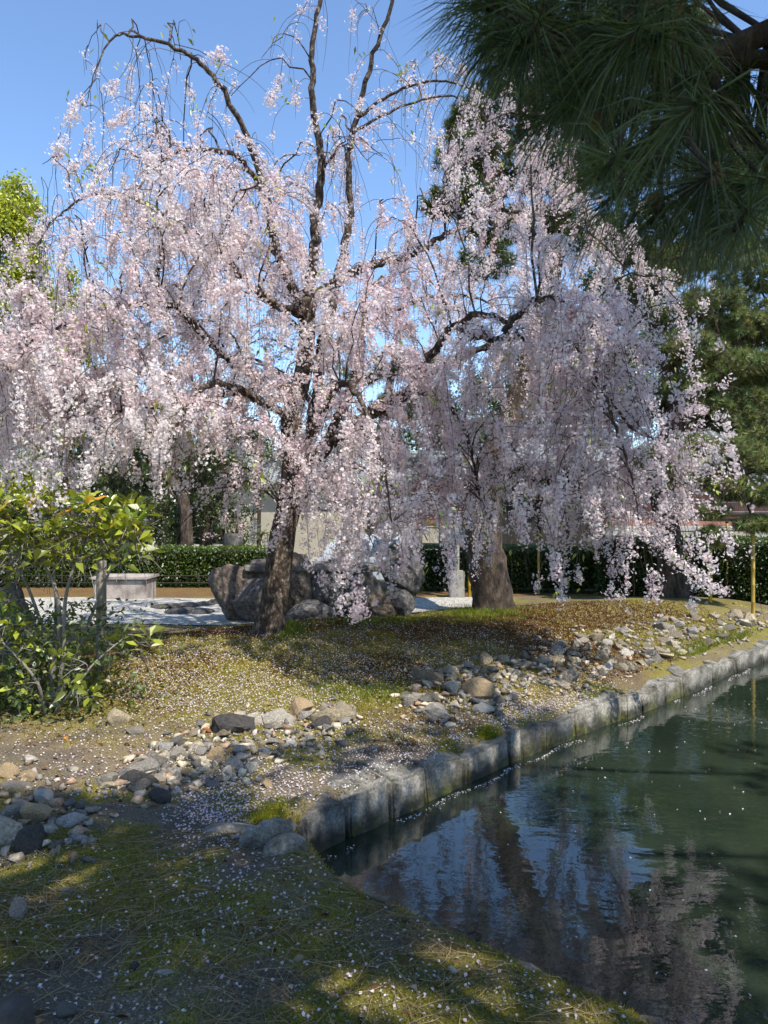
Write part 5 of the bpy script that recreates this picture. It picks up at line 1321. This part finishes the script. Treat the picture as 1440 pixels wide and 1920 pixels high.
# white car parked behind the hedge
cx, cy, cz = P(716, 0, 18.4)[0], 18.4, -.55
car = thing('parked_car', (cx, cy, cz), 'white car with a dark blue windscreen parked behind the hedge', 'car')
prof = [(-1.6, .35), (-1.62, .85), (-1.45, 1.0), (-1.2, 1.45), (-.9, 1.5), (.35, 1.5), (.6, 1.44), (1.05, .95), (1.6, .85), (1.68, .6), (1.66, .35)]
mb = MB(); W2 = .72
V = [(cx + a, cy - W2 + (.10 if z > 1 else 0), cz + z) for a, z in prof] + [(cx + a, cy + W2 - (.10 if z > 1 else 0), cz + z) for a, z in prof]
k = len(prof); mb.add(V, [(i, (i + 1) % k, k + (i + 1) % k, k + i) for i in range(k)] + [tuple(range(k - 1, -1, -1)), tuple(range(k, 2 * k))])
mb.build('body', M['car_paint'], car, bevel=.03)
mb = MB(); mb.add([(cx + .66, cy - .55, cz + 1.40), (cx + 1.06, cy - .62, cz + .985), (cx + 1.06, cy + .62, cz + .985), (cx + .66, cy + .55, cz + 1.40)], [(0, 1, 2, 3)]); mb.build('windscreen', M['car_glass'], car)
for a, b_ in ((-1.15, -.35), (-.28, .42)):
    mb = MB(); mb.add([(cx + a, cy - W2 - .012, cz + 1.0), (cx + b_ + .12, cy - W2 - .012, cz + 1.0), (cx + b_, cy - W2 + .07, cz + 1.4), (cx + a + .1, cy - W2 + .07, cz + 1.4)], [(0, 1, 2, 3)]); mb.build('side_window', M['car_glass'], car)
for a in (-1.05, 1.05):
    for s_ in (-1, 1):
        o = MB().tube([(cx + a, cy + s_ * .58, cz + .3), (cx + a, cy + s_ * .75, cz + .3)], .3, 18).build('wheel', M['rubber'], car, True)
        q = MB().tube([(cx + a, cy + s_ * .74, cz + .3), (cx + a, cy + s_ * .765, cz + .3)], .18, 14).build('rim', M['car_paint'], o, True); q.location = (0, 0, 0)

# ------------------------------------------------------------------ broadleaf trees behind
def broadleaf(label, trunk, clumps, col, leaf, n_per, group='trees behind the hedge'):
    tp = [P(a, b_, Y) for a, b_, Y, r in trunk]
    root = thing('broadleaf_tree', tp[0], label, 'tree', group)
    pts = spline(tp, 5); MB().tube(pts, np.interp(np.linspace(0, 1, len(pts)), np.linspace(0, 1, len(tp)), [r for *_, r in trunk]), 10).build('trunk', M['pine_bark'], root, True)
    tw = MB(); Cs = []; Ds = []; cols = []
    for (a, b_, Y, r) in clumps:
        c = P(a, b_, Y); an = pts[(np.linalg.norm(pts - c, axis=1) + np.maximum(0, pts[:, 2] - c[2])).argmin()]
        tw.tube(spline([an, (an + c) / 2 + [0, 0, .1], c], 4), np.linspace(.05, .015, 9), 5, False)
        m = int(n_per * r * r); sub = c + rand_dirs(max(6, m // 40)) * RNG.uniform(.3, 1, (max(6, m // 40), 1)) * np.array([r, r, r * .75])
        k = RNG.integers(len(sub), size=m); q = sub[k] + RNG.normal(scale=.16 * max(.6, r), size=(m, 3))
        for s_ in sub[::3]: tw.tube([c, (c + s_) / 2 + RNG.normal(scale=.04, size=3), s_], [.014, .01, .005], 4, False)
        Cs.append(q); Ds.append(rand_dirs(m) + [0, 0, -.1]); cols.append(np.array(col)[None] * RNG.uniform(.6, 1.4, (m, 1)) * RNG.uniform(.85, 1.15))
    tw.build('branches', M['pine_bark'], root, True)['kind'] = 'stuff'
    C = np.concatenate(Cs); n = len(C)
    V, F, c = leaf_cards(C, np.concatenate(Ds), RNG.uniform(.7, 1.2, n) * leaf, RNG.uniform(.22, .36, n) * leaf, np.concatenate(cols))
    mk('crown', mesh_np('crown', V, F, c), M['leaf_attr'], root)['kind'] = 'stuff'
broadleaf('bright yellow-green tree at the left edge against the sky', [(-60, 1060, 16, .3), (-55, 900, 16, .26), (-40, 700, 16, .2), (-20, 560, 16, .13), (0, 450, 16, .06)],
          [(-10, 430, 16, .75), (30, 360, 16.4, .42), (50, 440, 16, .40), (-30, 560, 15.8, .9), (40, 540, 16, .6), (-20, 680, 15.6, .9), (60, 640, 16.2, .6), (10, 800, 15.6, .9), (-60, 800, 15.6, .9), (-70, 500, 16, .9), (90, 560, 16.4, .42), (20, 900, 15.6, .7), (60, 390, 16.6, .25), (70, 480, 16.2, .3), (20, 400, 16, .6), (45, 500, 15.9, .5), (75, 600, 16, .5), (60, 700, 16, .7)], (.34, .37, .02), .09, 5200)
broadleaf('olive-yellow tree behind the cherry\'s left limb', [(130, 1050, 20, .22), (128, 900, 20, .18), (125, 760, 20, .14), (130, 620, 20, .08), (130, 540, 20, .04)],
          [(135, 570, 20, .6), (105, 640, 20, .75), (150, 650, 20, .7), (115, 740, 20, .9), (160, 740, 20, .75), (170, 620, 20.4, .4), (130, 520, 20.4, .3), (210, 720, 20, .7)], (.32, .34, .022), .1, 3600)
broadleaf('dark green tree in front of the pale hall, left of the cherry trunk', [(385, 1060, 19, .15), (384, 980, 19, .13), (380, 900, 19, .1), (390, 820, 19, .06)],
          [(380, 850, 19, .8), (430, 880, 19, .7), (330, 880, 19, .7), (460, 820, 19.4, .8), (300, 810, 19.4, .8)], (.07, .10, .018), .1, 3000)
broadleaf('thin green sapling tree beyond the hedge, just left of the cherry trunk', [(485, 1050, 17.5, .05), (486, 960, 17.5, .045), (488, 880, 17.5, .03), (490, 800, 17.5, .015)],
          [(490, 900, 17.5, .5), (510, 860, 17.5, .4), (470, 850, 17.5, .5), (500, 1000, 17.4, .3)], (.13, .17, .025), .07, 1300)
broadleaf('dark evergreen wood rising behind the tiled roofs', [(1130, 1000, 30, .4), (1130, 900, 30, .36), (1130, 800, 30, .3), (1130, 650, 30, .2)],
          [(1000, 780, 30, 1.5), (1100, 760, 30, 1.6), (1200, 740, 30, 1.7), (1300, 730, 30, 1.7), (1400, 720, 30, 1.8), (1250, 640, 31, 1.6), (1380, 620, 31, 1.8), (1480, 700, 30, 1.8), (900, 820, 30, 1.2), (820, 830, 30, 1.1), (1150, 660, 31, 1.4)], (.05, .075, .015), .17, 1300)
broadleaf('tall dark tree behind the gatehouse, seen through the blossom cascade', [(1050, 1000, 25, .3), (1050, 880, 25, .26), (1052, 760, 25, .2), (1056, 620, 25, .1), (1060, 560, 25, .05)],
          [(900, 735, 25, 1.0), (985, 700, 25, 1.1), (1065, 680, 25, 1.2), (1030, 610, 25.3, 1.0), (1110, 600, 25.3, 1.1), (1150, 670, 25, 1.2), (1200, 580, 25.4, 1.0), (960, 770, 24.6, 1.1), (1080, 760, 24.6, 1.2), (1120, 520, 25.5, .8), (830, 780, 25, .9)], (.06, .085, .016), .13, 1500)
for lab, x0, Yv, cc in (('low dark shrub behind the hedge, beside the pine at the left', 250, 17.2, (.05, .075, .015)), ('rounded shrub behind the left hedge, near the blue-grey stub', 395, 17.6, (.075, .1, .018)), ('shrub behind the hedge left of the leafy foreground shrub', 60, 17.0, (.06, .09, .015))):
    broadleaf(lab, [(x0, 1060, Yv, .06), (x0, 1010, Yv, .05), (x0 + 4, 960, Yv, .03)], [(x0 - 45, 975, Yv, .55), (x0, 950, Yv, .6), (x0 + 48, 970, Yv, .55), (x0 - 20, 900, Yv + .3, .5), (x0 + 30, 905, Yv + .4, .45), (x0 - 60, 1010, Yv, .4), (x0 + 60, 1010, Yv, .4)], cc, .08, 3000, 'shrubs behind the hedge')
# far belt of trees closing the view beyond the houses
n = 60000; th = RNG.uniform(-1.0, 1.0, n) * 1.05; rr = RNG.uniform(44, 52, n); hx = rr * np.sin(th); top = 4.6 + 2.4 * (fbm(hx * .18 + 9, hx * 0, 83, 4) - .35)
C = np.stack([hx, rr * np.cos(th), -.4 + RNG.random(n) ** .8 * top], -1) + RNG.normal(scale=.25, size=(n, 3))
mixv = fbm(C[:, 0] * .3, C[:, 2] * .5, 85, 3)[:, None]
V, F, c = leaf_cards(C, rand_dirs(n), RNG.uniform(.3, .6, n), RNG.uniform(.12, .2, n), np.array([.035, .06, .012])[None] * (1 - mixv) + np.array([.10, .13, .025])[None] * mixv)
o = mk('distant_trees', mesh_np('distant_trees', V, F, c), M['leaf_attr']); tag(o, 'far belt of dark green trees beyond the houses', kind='stuff')
# blue-grey wrapped trunk beyond the left hedge
bp = P(437, 1040, 16.6); st_ = thing('tree_stub', (bp[0], bp[1], 0), 'short blue-grey cut trunk rising behind the left hedge', 'tree stump')
MB().tube([(bp[0], bp[1], -.1), (bp[0], bp[1], .9), (bp[0] + .02, bp[1], P(437, 1003, 16.6)[2]), (bp[0] + .02, bp[1], P(437, 1000, 16.6)[2])], [.24, .215, .21, .17], 14).build('trunk', M['boulder_dark'], st_, True)
for dx in (-.1, .06): MB().tube([(bp[0] + dx, bp[1], P(437, 1003, 16.6)[2] - .05), (bp[0] + dx * 2, bp[1], P(437, 960, 16.6)[2])], [.03, .015], 7).build('shoot', M['twig'], st_, True)

# ------------------------------------------------------------------ ground cover
def blades(XY, h, wdt, col, lean=.5, k=3, zoff=0.0):
    n = len(XY); z = G(XY[:, 0], XY[:, 1]) + zoff
    b = np.repeat(np.concatenate([XY, z[:, None]], 1), k, 0); tot = n * k
    d = unit(rand_dirs(tot) * lean + [0, 0, 1.0]); side = unit(np.cross(d, rand_dirs(tot))) * np.repeat(wdt, k)[:, None]
    b = b + RNG.normal(scale=.006, size=b.shape) * [1, 1, 0]
    V = np.stack([b - side, b + side, b + d * np.repeat(h, k)[:, None] * RNG.uniform(.6, 1.2, (tot, 1))], 1).reshape(-1, 3); i = np.arange(tot) * 3
    return V, np.stack([i, i + 1, i + 2], -1), np.repeat(np.repeat(col, k, 0) * RNG.uniform(.7, 1.3, (tot, 1)), 3, 0)
def stuff(name, V, F, c, mat, label):
    o = mk(name, mesh_np(name, V, F, c), M[mat]); tag(o, label, kind='stuff'); return o
# haircap moss on the mound and down to the kerb
n = 85000
XY = np.stack([RNG.uniform(-3.4, 4.6, n), RNG.uniform(4.6, 11.0, n)], -1)
w_ = np.clip(1.5 * gauss(XY[:, 0], XY[:, 1], -.4, 7.6, 1.8, 1.05, .18), 0, 1) + 1.0 * gauss(XY[:, 0], XY[:, 1], 2.4, 9.4, 1.9, .8, .6) + .55 * (fbm(XY[:, 0] * 2, XY[:, 1] * 2, 61) > .55) * (pond_sd(XY[:, 0], XY[:, 1]) < 1.4)
XY = XY[(RNG.random(n) < w_) & (pond_sd(XY[:, 0], XY[:, 1]) > .3)]; n = len(XY)
br = sstep(.40, .56, fbm(XY[:, 0] * 1.1 + 3, XY[:, 1] * 1.4, 63, 3) + .25 * gauss(XY[:, 0], XY[:, 1], .7, 7.9, .7, .5))[:, None]
col = np.array([.24, .2, .035])[None] * (1 - br) + np.array([.12, .055, .022])[None] * br
V, F, c = blades(XY, RNG.uniform(.018, .042, n), np.full(n, .0035), col * RNG.uniform(.7, 1.4, (n, 1)), .7)
stuff('haircap_moss', V, F, c, 'moss', 'ochre and red-brown haircap moss on the mound')
# fine moss of the near bank
n = 110000
XY = np.stack([RNG.uniform(-2.6, 1.0, n), RNG.uniform(1.7, 4.6, n)], -1); sd = pond_sd(XY[:, 0], XY[:, 1])
mw = sstep(.44, .60, .55 * fbm(XY[:, 0] * 1.3, XY[:, 1] * 1.3, 31, 4) + .45 * fbm(XY[:, 0] * 5, XY[:, 1] * 5, 41, 4)) + .5 * (sd < .25)
XY = XY[(RNG.random(n) < mw) & (sd > .004)]; n = len(XY)
V, F, c = blades(XY, RNG.uniform(.008, .02, n), np.full(n, .0015), np.array([.24, .215, .035])[None] * RNG.uniform(.45, 1.6, (n, 1)), 1.0, 3, -.002)
stuff('near_moss', V, F, c, 'moss', 'short green moss carpeting the near bank')
# patchy moss and litter over the middle bank
n = 60000; XY = np.stack([RNG.uniform(-3.2, 2.4, n), RNG.uniform(3.6, 6.9, n)], -1); sd = pond_sd(XY[:, 0], XY[:, 1])
mw = sstep(.46, .58, .5 * fbm(XY[:, 0] * 1.3, XY[:, 1] * 1.3, 31, 4) + .5 * fbm(XY[:, 0] * 5, XY[:, 1] * 5, 41, 4))
XY = XY[(RNG.random(n) < mw) & (sd > .17)]; n = len(XY)
V, F, c = blades(XY, RNG.uniform(.008, .022, n), np.full(n, .0022), np.array([.20, .19, .03])[None] * RNG.uniform(.4, 1.6, (n, 1)), 1.0, 2, -.002)
stuff('bank_moss', V, F, c, 'moss', 'patchy olive moss on the middle of the bank')
n = 5200; XY = np.stack([RNG.uniform(-3.2, 2.6, n), RNG.uniform(2.2, 7.0, n)], -1); XY = XY[(pond_sd(XY[:, 0], XY[:, 1]) > .17) & (fbm(XY[:, 0] * 1.8, XY[:, 1] * 1.8, 99, 3) > .42)]; n = len(XY)
C = np.concatenate([XY, (G(XY[:, 0], XY[:, 1]) + .006)[:, None]], 1)
V, F, c = leaf_cards(C, rand_dirs(n) * [1, 1, .25], RNG.uniform(.012, .045, n), RNG.uniform(.003, .009, n), np.array([[.17, .095, .05]]) * RNG.uniform(.25, 1.7, (n, 1)), .1)
stuff('leaf_litter', V, F, c, 'moss', 'brown crumbs of old leaves scattered over the banks')
# grass by the pine's foot, by the cherry's foot and on the right bank
P_ = []
for px, py, sx, sy, m in ((895, 1150, 45, 8, 1500), (535, 1178, 22, 12, 700), (1400, 1206, 45, 12, 1500), (1330, 1225, 40, 8, 700), (680, 1300, 55, 12, 380), (700, 1165, 60, 6, 500)):
    P_.append(ghit(RNG.normal(px, sx, m), RNG.normal(py, sy, m)))
P_ = np.concatenate(P_); P_ = P_[pond_sd(P_[:, 0], P_[:, 1]) > .28]; n = len(P_)
V, F, c = blades(P_[:, :2], RNG.uniform(.03, .09, n), np.full(n, .003), np.array([.17, .21, .03])[None] * RNG.uniform(.6, 1.4, (n, 1)), .6, 3)
stuff('grass', V, F, c, 'moss', 'fresh green grass tufts on the bank and at the tree feet')
# bright moss cushions on the kerb
cush = []
for px, py, r in ((850, 1418, .16), (915, 1388, .09), (935, 1418, .1), (1150, 1345, .2), (1120, 1352, .12), (530, 1530, .14), (500, 1545, .09)):
    p = ghit(np.array([px * 1.0]), np.array([py * 1.0]))[0]; m = 500
    cush.append(np.stack([RNG.normal(p[0], r * .5, m), RNG.normal(p[1], r * .5, m)], -1))
XY = np.concatenate(cush); XY = XY[pond_sd(XY[:, 0], XY[:, 1]) > .02]; n = len(XY)
V, F, c = blades(XY, RNG.uniform(.012, .03, n), np.full(n, .0022), np.array([.2, .2, .02])[None] * RNG.uniform(.6, 1.4, (n, 1)), .9, 3, .09 * 0 + .03)
stuff('moss_cushions', V, F, c, 'moss', 'bright yellow-green moss cushions along the kerb')

# fallen petals
def petals(X, lift, size=(.006, .0095)):
    n = len(X); nrm = unit(rand_dirs(n) * .55 + [0, 0, 1.0]); u = unit(np.cross(nrm, rand_dirs(n))); v = np.cross(nrm, u)
    r = RNG.uniform(*size, n)[:, None]; c = X + [0, 0, 1] * lift[:, None]
    V = np.stack([c - u * r, c + v * r * .7 + nrm * r * .3, c + u * r * .8 + nrm * r * .1, c - v * r * .7 + nrm * r * .3], 1).reshape(-1, 3)
    i = np.arange(n) * 4; F = np.concatenate([np.stack([i, i + 1, i + 2], -1), np.stack([i, i + 2, i + 3], -1)])
    col = np.array([.84, .78, .79])[None] * RNG.uniform(.7, 1.05, (n, 1)) * (1 - RNG.random((n, 1)) ** 3 * np.array([[.05, .2, .14]]))
    return V, F, np.repeat(col, 4, 0)
pt = []
def drop(poly, m, clump=.5):
    q = scatter(poly, m * 2, 22.0); X = ghit(q[:, 0], q[:, 1]); k = fbm(X[:, 0] * 3, X[:, 1] * 3, 91, 3) > clump * .8 * RNG.random(len(X)) + .1
    pt.append(X[k][:m])
drop([(440, 1400), (600, 1360), (900, 1330), (1010, 1330), (880, 1400), (760, 1460), (600, 1490), (430, 1550), (330, 1510)], 4300)
drop([(900, 1330), (1090, 1290), (1180, 1275), (1090, 1325), (960, 1375)], 1900)
drop([(220, 1210), (480, 1180), (760, 1165), (980, 1190), (960, 1230), (760, 1280), (560, 1330), (330, 1340), (220, 1320)], 13000)
drop([(960, 1160), (1200, 1150), (1260, 1170), (1000, 1220)], 900)
drop([(0, 1350), (350, 1350), (420, 1420), (200, 1500), (0, 1440)], 900)
drop([(330, 1500), (520, 1510), (460, 1570), (330, 1560)], 700)
drop([(0, 1600), (600, 1600), (1000, 1780), (1250, 1900), (0, 1915)], 620, .3)
drop([(300, 1590), (620, 1610), (700, 1660), (300, 1680)], 260, .3)
X = np.concatenate(pt); sd = pond_sd(X[:, 0], X[:, 1]); X = X[sd > .03]; sd = sd[sd > .03]
onmoss = np.clip(1.5 * gauss(X[:, 0], X[:, 1], -.4, 7.6, 1.8, 1.05, .18), 0, 1)
far_ = (X[:, 1] - .15 * X[:, 0] > 3.9) & (sd < .15)
V, F, c = petals(X, .006 + .03 * onmoss * RNG.random(len(X)) + .005 * RNG.random(len(X)) + np.where(far_, .10, 0))
stuff('fallen_petals', V, F, c, 'petal', 'pale pink petals fallen on moss, soil and kerb')
# petals floating along the kerb and on the water
s_ = RNG.uniform(0, 8.3, 900); pts_, _ = arc_pts(FAR_EDGE, s_); e2, _ = arc_pts(FAR_EDGE, s_ + .05); t = unit(e2 - pts_); nr = np.stack([t[:, 1], -t[:, 0]], -1)
pts_ = pts_ + nr * (.03 + np.abs(RNG.normal(scale=.022, size=900)) + .02 * np.sin(s_ * 9))[:, None]
k = fbm(s_ * 2.5, s_ * 0, 15, 2) > .36; pts_ = pts_[k]
fl = RNG.uniform([0, 2.2], [4, 8], (260, 2)); fl = fl[pond_sd(fl[:, 0], fl[:, 1]) < -.1]
XY = np.concatenate([pts_, fl]); V, F, c = petals(np.concatenate([XY, np.full((len(XY), 1), WATER_Z)], 1), np.full(len(XY), .004), (.006, .010))
stuff('floating_petals', V, F, c, 'petal', 'petals floating in a line along the kerb and on the pond')
# dry pine needles on the near bank
n = 6500; XY = np.stack([RNG.uniform(-1.9, 1.0, n), RNG.uniform(1.8, 3.6, n)], -1)
w_ = .25 + sstep(.45, .65, fbm(XY[:, 0] * 2.2, XY[:, 1] * 2.2, 95, 3)); XY = XY[(RNG.random(n) < w_) & (pond_sd(XY[:, 0], XY[:, 1]) > .05)]; n = len(XY)
a = RNG.uniform(0, 6.28, n); ln = RNG.uniform(.04, .075, n); T = np.zeros((n, 4, 3))
for k, f in enumerate((-1, -.33, .33, 1)):
    T[:, k, 0] = XY[:, 0] + np.cos(a) * ln * f + .008 * (f * f) * RNG.normal(size=n); T[:, k, 1] = XY[:, 1] + np.sin(a) * ln * f + .008 * (f * f) * RNG.normal(size=n)
    T[:, k, 2] = G(T[:, k, 0], T[:, k, 1]) + .006 + .006 * RNG.random(n)
V, F = batch_tubes(T, np.full((n, 4), .0011), 3)
stuff('pine_needle_litter', V, F, np.repeat(np.array([.36, .27, .15])[None] * RNG.uniform(.35, 1.4, (n, 1)), 12, 0), 'moss', 'dry brown pine needles strewn over the near bank')
# fine grit
n = 14000; XY = np.stack([RNG.uniform(-1.9, .9, n), RNG.uniform(1.8, 3.4, n)], -1); XY = XY[(pond_sd(XY[:, 0], XY[:, 1]) > .1) & (fbm(XY[:, 0] * 3, XY[:, 1] * 3, 97, 3) > .5)]; n = len(XY)
r = RNG.uniform(.0015, .005, n)[:, None, None]; oc = np.array([(1, 0, 0), (-1, 0, 0), (0, 1, 0), (0, -1, 0), (0, 0, .8), (0, 0, -.8)])
base = np.concatenate([XY, (G(XY[:, 0], XY[:, 1]) + .002)[:, None]], 1)
V = (base[:, None] + oc[None] * r * RNG.uniform(.6, 1.3, (n, 6, 1))).reshape(-1, 3)
of = np.array([(0, 2, 4), (2, 1, 4), (1, 3, 4), (3, 0, 4), (2, 0, 5), (1, 2, 5), (3, 1, 5), (0, 3, 5)])
F = (of[None] + (np.arange(n) * 6)[:, None, None]).reshape(-1, 3)
stuff('grit', V, F, np.repeat(np.array([.34, .32, .27])[None] * RNG.uniform(.3, 1.7, (n, 1)), 6, 0), 'moss', 'fine grey grit between the moss of the near bank')

# fallen leaves
DL = big_leaf('fallen_leaf', 1, .26); DL.materials.append(M['dry_leaf'])
for px, py, sz, l in ((147, 1543, .085, 'bright orange fallen leaf beside the pinkish flat rock'), (88, 1568, .09, 'rusty brown leaf at the foot of the charred-looking rock'), (215, 1535, .08, 'pink-brown leaf alone on the moss left of the bare soil'), (275, 1515, .07, 'dark maroon leaf below the rubble'), (243, 1400, .07, 'brown curled leaf tucked at the rubble\'s upper left'), (120, 1387, .05, 'small orange leaf on the sunlit soil below the shrub'), (378, 1372, .11, 'red-brown leaf lying against the black wedge rock'), (90, 1445, .06, 'yellow-green leaf on the sunlit soil')):
    p = ghit(np.array([px * 1.0]), np.array([py * 1.0]))[0]
    o = mk('fallen_leaf', DL, None, loc=(p[0], p[1], p[2] + .02)); o.scale = (sz,) * 3; o.rotation_euler = (RNG.uniform(-.3, .3), .1, RNG.uniform(0, 6.28)); tag(o, l, 'leaf', 'fallen leaves')
# ferns on the lip of the near bank
def fern(px, py, h, label, fronds):
    p = ghit(np.array([px * 1.0]), np.array([py * 1.0]))[0]; f = thing('fern', p, label, 'fern', 'ferns on the pond lip')
    for (ax, ay, hh) in fronds:
        d = np.array([ax, ay, 0]); pts = np.array([p + d * t * t * hh * .7 + np.array([0, 0, hh * (t - .25 * t * t)]) for t in np.linspace(0, 1, 10)])
        mb = MB().tube(pts, np.linspace(.0016, .0006, 10), 4)
        side = unit(np.cross(pts[-1] - pts[0], [0, 1, .2]))
        for i in range(3, 10):
            w_ = hh * .17 * (1 - (i - 3) / 7.5)
            for s_ in (-1, 1):
                b_ = pts[i]; t = b_ + side * s_ * w_ + (pts[i] - pts[i - 1]) * .6; m = (b_ + t) / 2; up = (pts[i] - pts[i - 1]) * .22
                mb.add([b_, m + up, t, m - up], [(0, 1, 2, 3)])
        o = mb.build('frond', M['fern'], f)
M['fern'] = mat_leaf('fern', (.10, .17, .03), .4, .04)
fern(812, 1712, .17, 'upright small fern on the moss lip above the pond', [(-.1, .1, .17), (.15, .3, .10)])
fern(840, 1726, .13, 'small fern leaning right over the pond lip', [(.55, .1, .13), (-.2, .3, .07), (.2, -.3, .06)])
